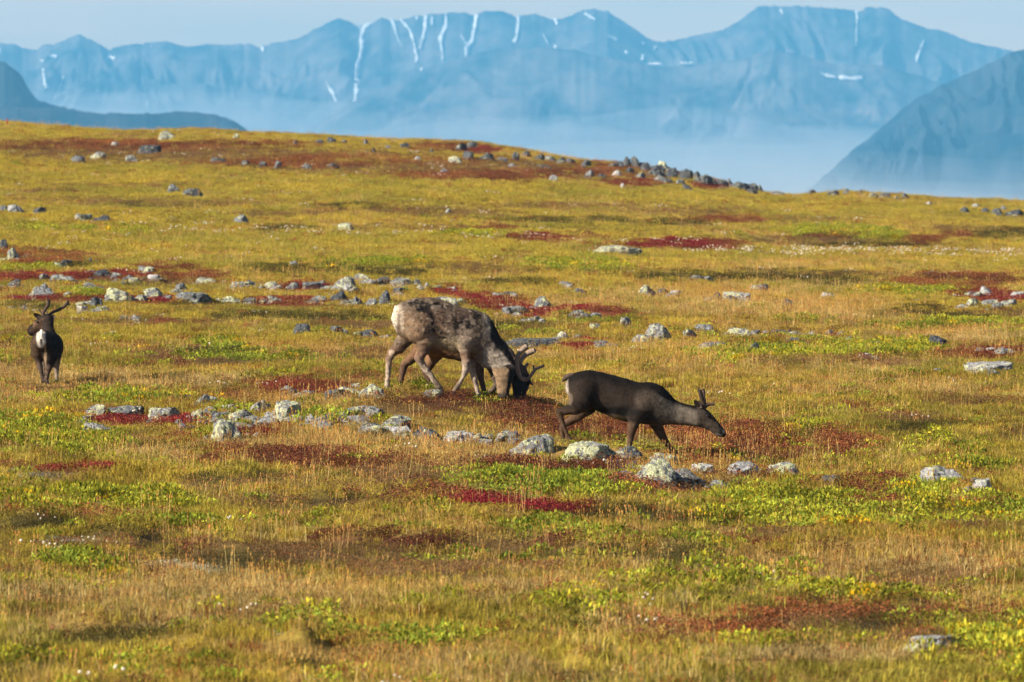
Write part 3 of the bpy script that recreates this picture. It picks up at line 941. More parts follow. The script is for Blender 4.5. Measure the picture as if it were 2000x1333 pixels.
def puffs(r, n, rad, h0, h1, size):
    """cotton-grass: thin stems with white tufts"""
    V, F, C = stalks(r, n, rad, h0, h1, .003, .004, (.5, .4, .25), (.5, .42, .2), 1)
    ov, of = ico(1)
    base = [V[i * 12 + 2] for i in range(n)]
    for b in base:
        s = size * r.uniform(.6, 1.25); k = len(V)
        for q in ov: V.append(b + q * s * np.array([1, 1, 1.15]) * r.uniform(.75, 1.2))
        F += [tuple(i + k for i in t) for t in of]
        C += [np.array((1, .97, .90)) * r.uniform(.9, 1.1)] * len(ov)
    return V, F, C

def protos(name, mat, makers):
    c = bpy.data.collections.new(name)
    for i, d in enumerate(makers):
        V, F, C = d
        me = make_mesh(f'{name}_{i:02d}', V, F, False); set_col(me, 'var', np.array(C)); me.materials.append(mat)
        c.objects.link(bpy.data.objects.new(f'{name}_{i:02d}', me))
    return c

R_ = lambda k: np.random.default_rng(k)
P_GRASS = protos('tuft_grass', STRAW, [blades(R_(k), 46, .13, .045, .10, .0055, .55, .5) for k in range(5)])
P_DRY = protos('tuft_dry', STRAW, [join(blades(R_(20 + k), 34, .13, .04, .10, .005, .6, .6), stalks(R_(60 + k), 2, .12, .09, .17, .0028, .02, (1.3, 1.1, .9), (1.2, 1.1, .9), 1.6)) for k in range(5)])
P_WILLOW = protos('tuft_willow', LEAF, [leaves(R_(30 + k), 62, .15, .015, .105, .042, .017, 1.25, .7, .45, 1.5, .2) for k in range(5)])
P_BIRCH = protos('tuft_birch', LEAF, [leaves(R_(40 + k), 130, .17, .01, .13, .016, .014, .9, .9, .4, 1.6, .2) for k in range(5)])
P_BERRY = protos('tuft_berry', LEAF, [leaves(R_(50 + k), 95, .17, .005, .045, .020, .012, .7, .6, .55, 1.5, .18) for k in range(5)])
P_HEATH = protos('tuft_heath', LEAF, [leaves(R_(70 + k), 140, .17, .005, .075, .014, .006, 1.2, .8, .4, 1.6, .15) for k in range(5)])
P_LICH = protos('tuft_lichen', LEAF, [leaves(R_(80 + k), 110, .16, .003, .035, .014, .010, 1.0, .5, .6, 1.3, .08) for k in range(4)])
P_STRAW = protos('tuft_straw', STRAW, [stalks(R_(90 + k), 7, .16, .14, .27, .0042, .035, (1.1, .85, .6), (1, .95, .8), 1.7) for k in range(5)])
P_COTTON = protos('tuft_cotton', STRAW, [puffs(R_(110 + k), 5, .22, .10, .17, .015) for k in range(5)])

def scatter(name, coll, P, tint, scl, rot, pick, label, cat):
    me = bpy.data.meshes.new(name)
    me.vertices.add(len(P)); me.vertices.foreach_set('co', P.astype(np.float32).ravel())
    set_col(me, 'tint', tint)
    a = me.attributes.new('scl', 'FLOAT_VECTOR', 'POINT'); a.data.foreach_set('vector', scl.astype(np.float32).ravel())
    a = me.attributes.new('rot', 'FLOAT_VECTOR', 'POINT'); a.data.foreach_set('vector', rot.astype(np.float32).ravel())
    a = me.attributes.new('pick', 'INT', 'POINT'); a.data.foreach_set('value', pick.astype(np.int32))
    o = obj(name, me, None, kind='stuff', label=label, cat=cat)
    ng = bpy.data.node_groups.new(name, 'GeometryNodeTree')
    ng.interface.new_socket('Geometry', in_out='INPUT', socket_type='NodeSocketGeometry')
    ng.interface.new_socket('Geometry', in_out='OUTPUT', socket_type='NodeSocketGeometry')
    N = ng.nodes
    gi = N.new('NodeGroupInput'); go = N.new('NodeGroupOutput')
    ip = N.new('GeometryNodeInstanceOnPoints'); ci = N.new('GeometryNodeCollectionInfo')
    ci.inputs['Collection'].default_value = coll
    ci.inputs['Separate Children'].default_value = True
    ci.inputs['Reset Children'].default_value = True
    ip.inputs['Pick Instance'].default_value = True
    def attr(nm, typ):
        d = N.new('GeometryNodeInputNamedAttribute'); d.data_type = typ; d.inputs['Name'].default_value = nm
        return d.outputs['Attribute']
    e2r = N.new('FunctionNodeEulerToRotation')
    L = ng.links
    L.new(gi.outputs[0], ip.inputs['Points']); L.new(ci.outputs[0], ip.inputs['Instance'])
    L.new(attr('pick', 'INT'), ip.inputs['Instance Index'])
    L.new(attr('rot', 'FLOAT_VECTOR'), e2r.inputs[0]); L.new(e2r.outputs[0], ip.inputs['Rotation'])
    L.new(attr('scl', 'FLOAT_VECTOR'), ip.inputs['Scale'])
    L.new(ip.outputs[0], go.inputs[0])
    md = o.modifiers.new('plants', 'NODES'); md.node_group = ng
    return o

def field(n_near, far_pow, half=6.4, r0=35.0, r1=285.0, rk=95.0):
    """random ground points: n_near per square metre up to rk metres, thinning beyond"""
    h = math.radians(half)
    rs = np.linspace(r0, r1, 400)
    dens = n_near * np.where(rs < rk, 1, (rk / rs) ** far_pow) * 2 * (h * rs + 2.0)
    cum = np.concatenate([[0], np.cumsum((dens[1:] + dens[:-1]) / 2 * np.diff(rs))])
    n = int(cum[-1])
    r = np.interp(rng.uniform(0, cum[-1], n), cum, rs)
    t = rng.uniform(-1, 1, n) * (h + 2.0 / r)
    return r * np.sin(t), r * np.cos(t), r

def off_rocks(x, y, grow=.8):
    keep = np.ones(len(x), bool)
    order = np.argsort(y); ys = y[order]
    for fx, fy, hw, dp in FOOT:
        a, b = np.searchsorted(ys, fy - dp), np.searchsorted(ys, fy + dp)
        idx = order[a:b]
        keep[idx] &= ((x[idx] - fx) / (hw * grow)) ** 2 + ((y[idx] - fy) / (dp * grow)) ** 2 > 1
    return keep

x, y, r = field(52, 1.25)
k = off_rocks(x, y); x, y, r = x[k], y[k], r[k]
z = ground_z(x, y)
W = cover(x, y, z)
W = W ** 1.7
W /= W.sum(0)
cw = np.cumsum(W, 0)
kind = (rng.uniform(0, 1, len(x))[None, :] > cw).sum(0).clip(0, len(KINDS) - 1)
big = 1 + .55 * sstep(90, 260, r)
n_h = fbm(x / .9, y / 1.6, 201, 3); n_c = fbm(x / 2.2, y / 3.5, 211, 3); n_d = fbm(x / .7, y / 1.2, 221, 2)
_px, _py = project(x, y, z)
under_red = np.zeros(len(x))                            # plants are kept low in front of the red mats
for k_, cx, cy, rx, ry in ZL:
    if k_ == 4: under_red = np.maximum(under_red, np.exp(-(((_px - cx) / (rx * 1.1)) ** 2 + ((_py - .06 * FPX / r - cy) / (ry * 1.6)) ** 2) ** 2))
SPEC = {'Y': ('yellow_grass', P_GRASS, 5, 'yellow-green grass covering most of the tundra', 'grass', 1.0), 'O': ('dry_grass', P_DRY, 5, 'orange dry grass with pale seed stalks', 'grass', 1.0),
        'G': ('dwarf_willow', P_WILLOW, 5, 'bright green low leafy dwarf willow', 'shrub', 1.0), 'M': ('dwarf_birch', P_BIRCH, 5, 'maroon brown low dwarf birch', 'shrub', .85),
        'R': ('bearberry', P_BERRY, 5, 'crimson red mats of creeping bearberry leaves', 'ground cover', 1.3), 'D': ('crowberry', P_HEATH, 5, 'dark olive crowberry heath', 'ground cover', 1.1),
        'B': ('heather', P_HEATH, 5, 'brown heather and withered low shrubs', 'ground cover', 1.0), 'L': ('ground_lichen', P_LICH, 4, 'pale crust of ground lichen', 'lichen', 1.0)}
TINT2 = np.array([(.27, .235, .042), (.46, .345, .14), (.31, .295, .03), (.26, .095, .04), (.17, .055, .03), (.085, .072, .022), (.21, .115, .055), (.30, .29, .22)])
for i, kk in enumerate(KINDS):
    s = kind == i
    if not s.any(): continue
    n = int(s.sum())
    f = np.clip((n_c[s] - .5) * 2.4 + .5 + rng.normal(0, .16, n), 0, 1)[:, None]
    t = TINT[i] * (1 - f) + TINT2[i] * f
    if kk == 'G':
        yl = (rng.uniform(0, 1, n) < .03)[:, None]; t = np.where(yl, np.array((.50, .33, .02)), t)
    if kk in 'YOB':
        rd = (rng.uniform(0, 1, n) < .035)[:, None]; t = np.where(rd, np.array((.24, .06, .025)), t)
    fr = 1 - .6 * sstep(85, 150, r[s])
    t = t * ((1 + fr * rng.uniform(-.4, .36, n)) * (1 + fr * .7 * (n_d[s] - .5)))[:, None]
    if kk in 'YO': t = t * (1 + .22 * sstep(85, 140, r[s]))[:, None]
    nm, coll, nv, lab, cat, hs = SPEC[kk]
    hz = hs * (.65 + .8 * n_h[s]) * rng.uniform(.8, 1.25, n) * big[s] ** .5
    xy = rng.uniform(.85, 1.3, n) * big[s]
    if kk != 'R': hz = hz * (1 - .6 * under_red[s])
    ppx, ppy = project(x[s], y[s], z[s])
    hz = np.where((ppx > 1070) & (ppx < 1345) & (ppy > 866) & (ppy < 912), hz * .4, hz)     # trodden short by the animals
    hz = np.where((ppx > 55) & (ppx < 140) & (ppy > 742) & (ppy < 778), hz * .5, hz)
    hz = np.where((ppx > 740) & (ppx < 1010) & (ppy > 764) & (ppy < 800), hz * .6, hz)
    scl = np.stack([xy, xy, hz], 1)
    rot = np.stack([rng.normal(0, .10, n), rng.normal(0, .10, n), rng.uniform(0, 6.28, n)], 1)
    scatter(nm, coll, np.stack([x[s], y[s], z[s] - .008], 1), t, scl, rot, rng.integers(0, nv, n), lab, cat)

# tall straw, thick in the dry meadow and thin elsewhere
x, y, r = field(6, 1.2); k = off_rocks(x, y, 1.0); x, y = x[k], y[k]; z = ground_z(x, y); px, py = project(x, y, z)
pr = .045 + .5 * np.maximum(fbm(x / 2.5, y / 4, 301, 3) - .52, 0) * 4
for cx, cy, rx, ry, a in [(1500, 615, 240, 24, .9), (1680, 640, 120, 26, .9), (1100, 600, 140, 14, .6), (1870, 665, 120, 16, .8), (1350, 580, 160, 14, .5), (850, 890, 180, 30, .55), (1400, 900, 180, 22, .8), (1200, 870, 130, 20, .5),
                          (700, 830, 160, 25, .5), (1250, 1020, 150, 16, .8), (950, 990, 150, 14, .5), (150, 890, 150, 18, .6), (430, 850, 60, 14, .6), (1760, 1000, 200, 18, .3), (550, 1000, 200, 20, .3), (1800, 1090, 220, 20, .6)]:
    pr = np.maximum(pr, a * np.exp(-((px - cx) / rx) ** 4 - ((py - cy) / ry) ** 4))
pr = np.where((px > 1080) & (px < 1340) & (py > 866) & (py < 905), pr * .15, pr); pr = np.where((px > 740) & (px < 1060) & (py > 762) & (py < 800), pr * .3, pr)
s = rng.uniform(0, 1, len(x)) < pr; x, y, z = x[s], y[s], z[s]; n = len(x)
t = np.array((.56, .42, .19)) * rng.uniform(.7, 1.2, n)[:, None] * (1 + rng.normal(0, .06, (n, 3)))
sc_ = rng.uniform(.55, 1.1, n)
scatter('straw_stalks', P_STRAW, np.stack([x, y, z], 1), np.clip(t, .02, 1), np.stack([np.ones(n), np.ones(n), sc_], 1), np.stack([rng.normal(0, .1, n), rng.normal(0, .1, n), rng.uniform(0, 6.28, n)], 1),
        rng.integers(0, 5, n), 'tall thin blond straw stalks', 'grass')

# cotton-grass and small white flower heads
x, y, r = field(5, 0.7); k = off_rocks(x, y, 1.0); x, y, r = x[k], y[k], r[k]; z = ground_z(x, y); px, py = project(x, y, z)
pr = np.full(len(x), .012)
for cx, cy, rx, ry, a in [(1640, 496, 120, 9, 1.), (1450, 494, 140, 8, .6), (1850, 500, 160, 12, .5), (620, 456, 260, 9, .45), (150, 450, 160, 30, .16), (330, 440, 120, 12, .3), (430, 757, 70, 8, .5), (790, 758, 50, 5, .5), (110, 1068, 60, 14, .55), (150, 1075, 30, 10, .5),
                          (320, 1122, 40, 10, .3), (380, 906, 80, 8, .3), (540, 897, 50, 6, .4), (1250, 482, 150, 8, .3), (60, 470, 80, 30, .12), (430, 500, 200, 16, .10), (950, 468, 80, 5, .5), (700, 660, 300, 20, .03), (60, 620, 60, 20, .06), (1200, 700, 60, 16, .08)]:
    pr = np.maximum(pr, a * np.exp(-((px - cx) / rx) ** 4 - ((py - cy) / ry) ** 4))
s = rng.uniform(0, 1, len(x)) < pr * .8; x, y, z, r = x[s], y[s], z[s], r[s]; n = len(x)
t = np.array((.78, .74, .68)) * rng.uniform(.7, 1.05, n)[:, None]
sc_ = rng.uniform(.6, .95, n) * (1 + .45 * sstep(90, 200, r))
scatter('cotton_grass', P_COTTON, np.stack([x, y, z], 1), t, np.stack([sc_, sc_, sc_ * .8], 1), np.stack([np.zeros(n), np.zeros(n), rng.uniform(0, 6.28, n)], 1), rng.integers(0, 5, n), 'white fluffy cotton grass heads', 'grass')

# loose small stones lying round the outcrops
def stone(k):
    p, F = rock_mesh(900 + k, 'r', False)
    return p * np.array([.09, .07, .05]), F
sc = bpy.data.collections.new('loose_stone')
for k in range(6):
    P_, F_ = stone(k); me = make_mesh(f'loose_stone_{k}', P_, F_, True); me.materials.append(ROCK); sc.objects.link(bpy.data.objects.new(f'loose_stone_{k}', me))
NEAR = np.array(NEAR)
pickr = rng.integers(0, len(NEAR), 520)
a_ = rng.uniform(0, 6.28, 520); q_ = 1 + np.abs(rng.normal(0, .6, 520))
x = NEAR[pickr, 0] + np.cos(a_) * (NEAR[pickr, 2] * q_ + .05); y = NEAR[pickr, 1] + np.sin(a_) * (NEAR[pickr, 3] * q_ + .2)
z = ground_z(x, y); ppx, ppy = project(x, y, z)
k = ~((ppx > 735) & (ppx < 1010) & (ppy > 745) & (ppy < 805)); x, y, z = x[k], y[k], z[k]
n = len(x); s_ = np.clip(rng.lognormal(-.2, .5, n), .3, 2.0)
so = scatter('loose_stones', sc, np.stack([x, y, z + .02], 1), np.ones((n, 3)), np.stack([s_ * 1.3, s_, s_], 1), np.stack([rng.normal(0, .15, n), rng.normal(0, .15, n), rng.uniform(0, 6.28, n)], 1), rng.integers(0, 6, n),
        'small loose stones strewn round the outcrops', 'stones')
so.color = (.22, .225, .23, .6)

# ------------------------------------------------------------------ reindeer
def surface_nets(Fd, o, h):
    ins = Fd < 0
    nx, ny, nz = Fd.shape
    c = np.zeros((nx - 1, ny - 1, nz - 1), np.int8)
    offs = [(i, j, k) for i in (0, 1) for j in (0, 1) for k in (0, 1)]
    for i, j, k in offs: c += ins[i:nx - 1 + i, j:ny - 1 + j, k:nz - 1 + k]
    act = np.argwhere((c > 0) & (c < 8))
    idx = -np.ones(c.shape, np.int64); idx[tuple(act.T)] = np.arange(len(act))
    S = np.zeros((len(act), 3)); n = np.zeros(len(act))
    for a in offs:
        for ax in range(3):
            if a[ax]: continue
            b = list(a); b[ax] = 1
            pa = act + a; pb = act + b
            fa = Fd[tuple(pa.T)]; fb = Fd[tuple(pb.T)]
            m = (fa < 0) != (fb < 0)
            t = np.where(m, fa / np.where(m, fa - fb, 1), 0)
            P = pa + (pb - pa) * t[:, None]
            S += np.where(m[:, None], P, 0); n += m
    V = S / n[:, None] * h + o
    Q = []
    for ax in range(3):
        sl0 = [slice(1, d - 1) for d in Fd.shape]; sl1 = list(sl0)
        sl0[ax] = slice(0, Fd.shape[ax] - 1); sl1[ax] = slice(1, Fd.shape[ax])
        A = ins[tuple(sl0)]; B = ins[tuple(sl1)]
        e = np.argwhere(A != B)
        sgn = A[tuple(e.T)]
        off = np.ones(3, int); off[ax] = 0
        e = e + off
        u, w = [(1, 2), (2, 0), (0, 1)][ax]
        eu = np.zeros(3, int); eu[u] = 1; ew = np.zeros(3, int); ew[w] = 1
        q = np.stack([idx[tuple((e - eu - ew).T)], idx[tuple((e - ew).T)], idx[tuple(e.T)], idx[tuple((e - eu).T)]], 1)
        q[~sgn] = q[~sgn][:, ::-1]
        Q.append(q)
    Q = np.concatenate(Q); Q = Q[(Q >= 0).all(1)]
    return V, Q

class Body:
    """chains of round cones, blended into one skin"""
    def __init__(self, h=.012): self.seg = []; self.h = h
    def chain(self, pts, k=1.0, blend=.03): self.seg.append((np.array([p[:3] for p in pts], float), [p[3] for p in pts], k, blend))
    def build(self):
        P = np.concatenate([s[0] for s in self.seg]); R = max(max(s[1]) for s in self.seg)
        lo = P.min(0) - R - .05; hi = P.max(0) + R + .05
        h = self.h; n = np.ceil((hi - lo) / h).astype(int) + 1
        D = np.full(n, .25, np.float32)
        for Q, R_, k, bl in self.seg:
            rr_ = max(R_)
            ex = rr_ * max(k, 1) + .10
            s0 = np.clip(((Q.min(0) - ex - lo) / h).astype(int), 0, n - 1); s1 = np.clip(((Q.max(0) + ex - lo) / h).astype(int) + 1, 1, n)
            gx_, gy_, gz_ = [lo[i] + h * np.arange(s0[i], s1[i]) for i in range(3)]
            best = None
            for a, b, r0, r1 in zip(Q[:-1], Q[1:], R_[:-1], R_[1:]):
                X = gx_[:, None, None] - a[0]; Yv = (gy_[None, :, None] - a[1]) / k; Z = gz_[None, None, :] - a[2]
                d = b - a; d = np.array([d[0], d[1] / k, d[2]]); L2 = d @ d + 1e-9
                t = np.clip((X * d[0] + Yv * d[1] + Z * d[2]) / L2, 0, 1)
                dist = (np.sqrt((X - t * d[0]) ** 2 + (Yv - t * d[1]) ** 2 + (Z - t * d[2]) ** 2) - (r0 + (r1 - r0) * t)) * min(1, k)
                if best is None: best = dist
                else:
                    hh = np.clip(.5 + .5 * (best - dist) / .01, 0, 1); best = best * (1 - hh) + dist * hh - .01 * hh * (1 - hh)
            sl = tuple(slice(s0[i], s1[i]) for i in range(3))
            e = D[sl]; hh = np.clip(.5 + .5 * (e - best) / bl, 0, 1)
            D[sl] = e * (1 - hh) + best * hh - bl * hh * (1 - hh)
        return surface_nets(D, lo, h)

def tube(pts, n=10):
    P = np.array([p[:3] for p in pts], float); R = [p[3] for p in pts]
    # denser, smoothed path
    t = np.arange(len(P)); tt = np.linspace(0, len(P) - 1, (len(P) - 1) * 5 + 1)
    Q = np.stack([np.interp(tt, t, P[:, i]) for i in range(3)], 1); rr_ = np.interp(tt, t, R)
    for _ in range(3):
        Q[1:-1] = Q[1:-1] * .5 + (Q[:-2] + Q[2:]) * .25
    V, F = [], []
    u = np.array([0.1, 1, 0.05])
    for i in range(len(Q)):
        d = Q[min(i + 1, len(Q) - 1)] - Q[max(i - 1, 0)]; d /= np.linalg.norm(d) + 1e-9
        a = np.cross(d, u); a /= np.linalg.norm(a) + 1e-9; b = np.cross(d, a)
        for k in range(n):
            w = 2 * math.pi * k / n
            V.append(Q[i] + (a * math.cos(w) + b * math.sin(w)) * rr_[i])
    for i in range(len(Q) - 1):
        for k in range(n): F.append((i * n + k, i * n + (k + 1) % n, (i + 1) * n + (k + 1) % n, (i + 1) * n + k))
    for e, s in ((0, -1), (len(Q) - 1, 1)):
        d = Q[e] - Q[e - s]; d /= np.linalg.norm(d) + 1e-9
        V.append(Q[e] + d * rr_[e] * .8); c = len(V) - 1
        for k in range(n): F.append((c, e * n + k, e * n + (k + 1) % n, c) if s < 0 else (c, e * n + (k + 1) % n, e * n + k, c))
    return V, F

def tri(F):
    o = []
    for f in F:
        if len(set(f)) == 3:
            g = []
            for i in f:
                if i not in g: g.append(i)
            o.append(tuple(g))
        else: o += [(f[0], f[1], f[2]), (f[0], f[2], f[3])]
    return o

def merge_tubes(ts):
    V, F = [], []
    for v, f in ts:
        k = len(V); V += v; F += [tuple(i + k for i in t) for t in tri(f)]
    return V, F

coat = NT('reindeer_coat')
a = coat.n('ShaderNodeAttribute', attribute_name='fur')
tc = coat.n('ShaderNodeTexCoord')
mp = coat.n('ShaderNodeMapping'); mp.inputs['Scale'].default_value = (1, 1, .45); coat.l(tc.outputs['Object'], mp.inputs['Vector'])
nz = coat.noise(mp.outputs[0], 42, 5, .65)
c = coat.mix(1.0, a.outputs['Color'], coat.ramp(nz, [(.3, (.62, .62, .64)), (.7, (1.3, 1.28, 1.25))]), 'MULTIPLY')
coat.principled(c, .9, coat.bump(nz, .5, .012), .12)
hairm = NT('hair'); a = hairm.n('ShaderNodeAttribute', attribute_name='fur'); hairm.principled(a.outputs['Color'], .85, None, .15)
velvet = NT('antler_velvet')
nz = velvet.noise(velvet.n('ShaderNodeTexCoord').outputs['Object'], 60, 4)
velvet_pale = velvet
velvet.principled(velvet.ramp(nz, [(.3, (.15, .11, .085)), (.7, (.28, .215, .17))]), .9, velvet.bump(nz, .4, .005), .1)
velvet2 = NT('antler_velvet_dark')
nz = velvet2.noise(velvet2.n('ShaderNodeTexCoord').outputs['Object'], 60, 4)
velvet2.principled(velvet2.ramp(nz, [(.3, (.035, .024, .02)), (.7, (.085, .06, .048))]), .9, velvet2.bump(nz, .4, .005), .1)
hoofm = NT('horn'); hoofm.principled((.018, .015, .013), .45)
eyem = NT('eye_gloss'); eyem.principled((.008, .006, .005), .08, None, .6)
earm = NT('ear_fur'); a = earm.n('ShaderNodeAttribute', attribute_name='fur'); earm.principled(a.outputs['Color'], .9, None, .1)

def blob(C, cx, cz, rx, rz, soft=.35):
    d = np.sqrt(((C[:, 0] - cx) / rx) ** 2 + ((C[:, 1] - cz) / rz) ** 2)
    return 1 - sstep(1 - soft, 1 + soft, d)

def mixc(col, w, c): return col * (1 - w[:, None]) + np.array(c) * w[:, None]

class Deer:
    """traced in the pixels of an enlarged crop; m metres per crop pixel, local x right, y away, z up"""
    def __init__(self, label, ox, oy, scale, D, cx0, cz0, voff=.0):
        self.m = D / FPX / scale; self.ox, self.oy, self.sc, self.D = ox, oy, scale, D
        self.cx0, self.cz0 = cx0, cz0
        px, py = ox + cx0 / scale, oy + cz0 / scale
        self.w = pix(px, py, D)
        self.root = bpy.data.objects.new('reindeer', None); COL.objects.link(self.root)
        self.root.location = self.w
        self.root['label'] = label; self.root['category'] = 'reindeer'; self.root['group'] = 'reindeer grazing on the tundra'
        self.b = Body(); self.hoofs = []; self.gain = .8
    def p(self, cx, cz, dia=0, y=0.0):
        q = pix(self.ox + cx / self.sc, self.oy + cz / self.sc, self.D + y) - self.w
        return (q[0], q[1], q[2], dia * self.m / 2)
    def ch(self, pts, k=1.0, blend=.03): self.b.chain([self.p(*q) for q in pts], k, blend)
    def leg(self, pts, k=1.0, blend=.025):
        """last point is the hoof: it is set down on the ground below it"""
        q = [list(self.p(*t)) for t in pts]
        f = q[-1]; gz = ground_z(f[0] + self.w[0], f[1] + self.w[1])[0] - self.w[2] + .035
        dz = float(np.clip(gz - f[2], -.14, .14))
        f[2] += dz; q[-2][2] += dz * .6
        if len(q) > 3: q[-3][2] += dz * .2
        self.b.chain(q, k, blend); self.hoofs.append((f, q[-2]))
    def finish(self, colour, fur_len=.022, fur_n=9000, disp=.004, seed=1, eyes=(), rough_coat=0):
        V, Q = self.b.build()
        me = make_mesh('body', V, Q)
        N = np.zeros(len(V) * 3, np.float32); me.vertices.foreach_get('normal', N); N = N.reshape(-1, 3)
        V = V + N * ((noise3(V * 22 + seed * 9, seed) - .5) * 2 * disp + (noise3(V * 60 + seed, seed + 4) - .5) * disp)[:, None]
        me.vertices.foreach_set('co', V.astype(np.float32).ravel()); me.update()
        cp = project(*(V + self.w).T)
        C = np.stack([(cp[0] - self.ox) * self.sc, (cp[1] - self.oy) * self.sc, V[:, 1]], 1)
        col = np.clip(colour(C, V, N) * self.gain, .003, .9)
        set_col(me, 'fur', col)
        obj('body', me, coat.m, self.root)
        # short lying hair over the skin
        r = np.random.default_rng(seed)
        ids = r.integers(0, len(V), fur_n)
        n = N[ids]; flow = np.array(self.flow)[None, :] + r.normal(0, .25, (fur_n, 3)); flow = flow - n * (flow * n).sum(1)[:, None]
        flow /= np.linalg.norm(flow, axis=1)[:, None] + 1e-6
        thin = np.where(V[ids, 2] < self.legz, .35, 1.0)
        L = fur_len * r.uniform(.5, 1.2, fur_n) * thin
        d = flow * .85 + n * r.uniform(.18, .5, fur_n)[:, None]
        s = np.cross(d, n); s /= np.linalg.norm(s, axis=1)[:, None] + 1e-6
        b = V[ids] - n * .002
        HV = np.stack([b - s * .003, b + s * .003, b + d * L[:, None]], 1).reshape(-1, 3)
        hm = make_mesh('fur', HV, np.arange(fur_n * 3).reshape(-1, 3), False)
        set_col(hm, 'fur', np.repeat(np.clip(col[ids] * r.uniform(.5, 1.6, fur_n)[:, None], .003, .9), 3, 0))
        obj('fur', hm, hairm.m, self.root, kind='stuff')
        for f, kn in self.hoofs:
            c = np.array(f[:3]); v = []; fc = []
            fw = getattr(self, 'toe', (1, 0))
            for sd in (-1, 1):                         # two toes
                k = len(v); side = np.array([-fw[1], fw[0], 0]) * .017 * sd; fwd = np.array([fw[0], fw[1], 0])
                for zz, a_, w_, l_ in ((-.035, .018, .016, .040), (-.018, .010, .015, .034), (.012, -.006, .013, .024)):
                    for t in range(6):
                        w = t * math.pi / 3
                        v.append(c + side + fwd * (a_ + l_ * math.cos(w)) + np.array([-fw[1], fw[0], 0]) * w_ * math.sin(w) + np.array([0, 0, zz]))
                for i in range(2):
                    for t in range(6): fc += [(k + i * 6 + t, k + i * 6 + (t + 1) % 6, k + (i + 1) * 6 + (t + 1) % 6), (k + i * 6 + t, k + (i + 1) * 6 + (t + 1) % 6, k + (i + 1) * 6 + t)]
                for e in (0, 12):
                    for t in range(1, 5): fc.append((k + e, k + e + t, k + e + t + 1))
            obj('hoof', make_mesh('hoof', v, fc), hoofm.m, self.root)
        for e in eyes:
            q = self.p(*e); v, f = ICO2
            obj('eye', make_mesh('eye', v * q[3] + np.array(q[:3]), f), eyem.m, self.root)
    def part_tube(self, name, chains, mat):
        V, F = merge_tubes([tube([self.p(*q) for q in c]) for c in chains])
        return obj(name, make_mesh(name, V, F), mat, self.root)
    def ear(self, base, tip, wid, y0, y1, out, col, inner):
        """a cupped leaf-shaped ear"""
        b = np.array(self.p(base[0], base[1], 0, y0)[:3]); t = np.array(self.p(tip[0], tip[1], 0, y1)[:3]); w = wid * self.m / 2
        d = t - b; L = np.linalg.norm(d); d /= L
        nrm = np.array(out, float); nrm -= d * (nrm @ d); nrm /= np.linalg.norm(nrm); s = np.cross(d, nrm)
        V, F, C = [], [], []
        for lay in (0, 1):
            for i in range(8):
                u = i / 7; ww = w * (math.sin(math.pi * min(1, u * .9 + .12)) ** .7) * (1 - .15 * u) + .002
                if i == 7: ww = .002
                for k in range(5):
                    q = k / 2 - 1
                    V.append(b + d * L * u + s * ww * q + nrm * (-.55 * ww * (1 - q * q) + (.006 if lay else -.004) * (1 - u * .7)))
                    C.append(inner if lay else col)
        for lay in (0, 1):
            for i in range(7):
                for k in range(4):
                    a_ = lay * 40 + i * 5 + k
                    F.append((a_, a_ + 1, a_ + 6, a_ + 5) if lay else (a_, a_ + 5, a_ + 6, a_ + 1))
        for i in range(7):
            for k in (0, 4):
                a_ = i * 5 + k; F.append((a_, a_ + 5, a_ + 45, a_ + 40))
        me = make_mesh('ear', V, F); set_col(me, 'fur', np.array(C)); obj('ear', me, earm.m, self.root)

# --- the big moulting animal in front of the grazing pair
A = Deer('large shaggy moulting reindeer grazing with pale rump and black bald patches', 720, 560, 5.263, D_COW, 800, 1105)
A.gain = .86; A.flow = (-.8, 0, -.5); A.legz = .55; A.toe = (1, 0)
A.ch([(385, 285, 190), (430, 330, 380), (520, 350, 470), (620, 360, 490), (720, 385, 480), (820, 420, 470), (920, 450, 470), (1010, 460, 460), (1085, 470, 420), (1135, 510, 370)], .66, .03)
A.ch([(1085, 480, 400), (1160, 545, 350), (1235, 620, 310), (1300, 690, 280), (1360, 755, 240), (1395, 815, 215)], .55, .04)
A.ch([(1160, 700, 150), (1215, 770, 130), (1300, 800, 120)], .6, .04)                       # shaggy throat
A.ch([(1400, 815, 205), (1392, 875, 215), (1390, 950, 175), (1386, 1020, 140), (1385, 1085, 122), (1388, 1115, 105)], .62, .03)
A.ch([(400, 330, 260, .03), (420, 430, 260, .10), (385, 520, 180, .13), (310, 630, 122, .13), (235, 690, 88, .13), (212, 740, 70, .13), (205, 830, 54, .13), (198, 950, 50, .13), (190, 1040, 56, .13), (190, 1085, 48, .13)], 1, .03)
A.ch([(470, 340, 330, -.05), (540, 450, 290, -.12), (585, 550, 190, -.14), (570, 650, 120, -.14), (520, 730, 92, -.14)], .8, .03)
A.leg([(520, 730, 90, -.14), (540, 780, 74, -.14), (600, 870, 60, -.14), (670, 965, 55, -.14), (720, 1045, 62, -.14), (755, 1095, 50, -.14)])
A.hoofs.append((list(A.p(192, 1085, 48, .13)), None))
A.ch([(1030, 480, 290, -.08), (1000, 580, 170, -.14), (990, 680, 108, -.14), (1000, 780, 80, -.14)], .7, .03)
A.leg([(1000, 780, 80, -.14), (1003, 850, 72, -.14), (965, 945, 50, -.14), (905, 1040, 48, -.14), (865, 1090, 46, -.14)])
A.ch([(1060, 520, 250, .08), (1050, 640, 130, .12), (1052, 740, 88, .12)], .7, .03)
A.leg([(1052, 740, 88, .12), (1060, 820, 74, .12), (1085, 940, 56, .12), (1112, 1040, 46, .12), (1132, 1105, 46, .12)])
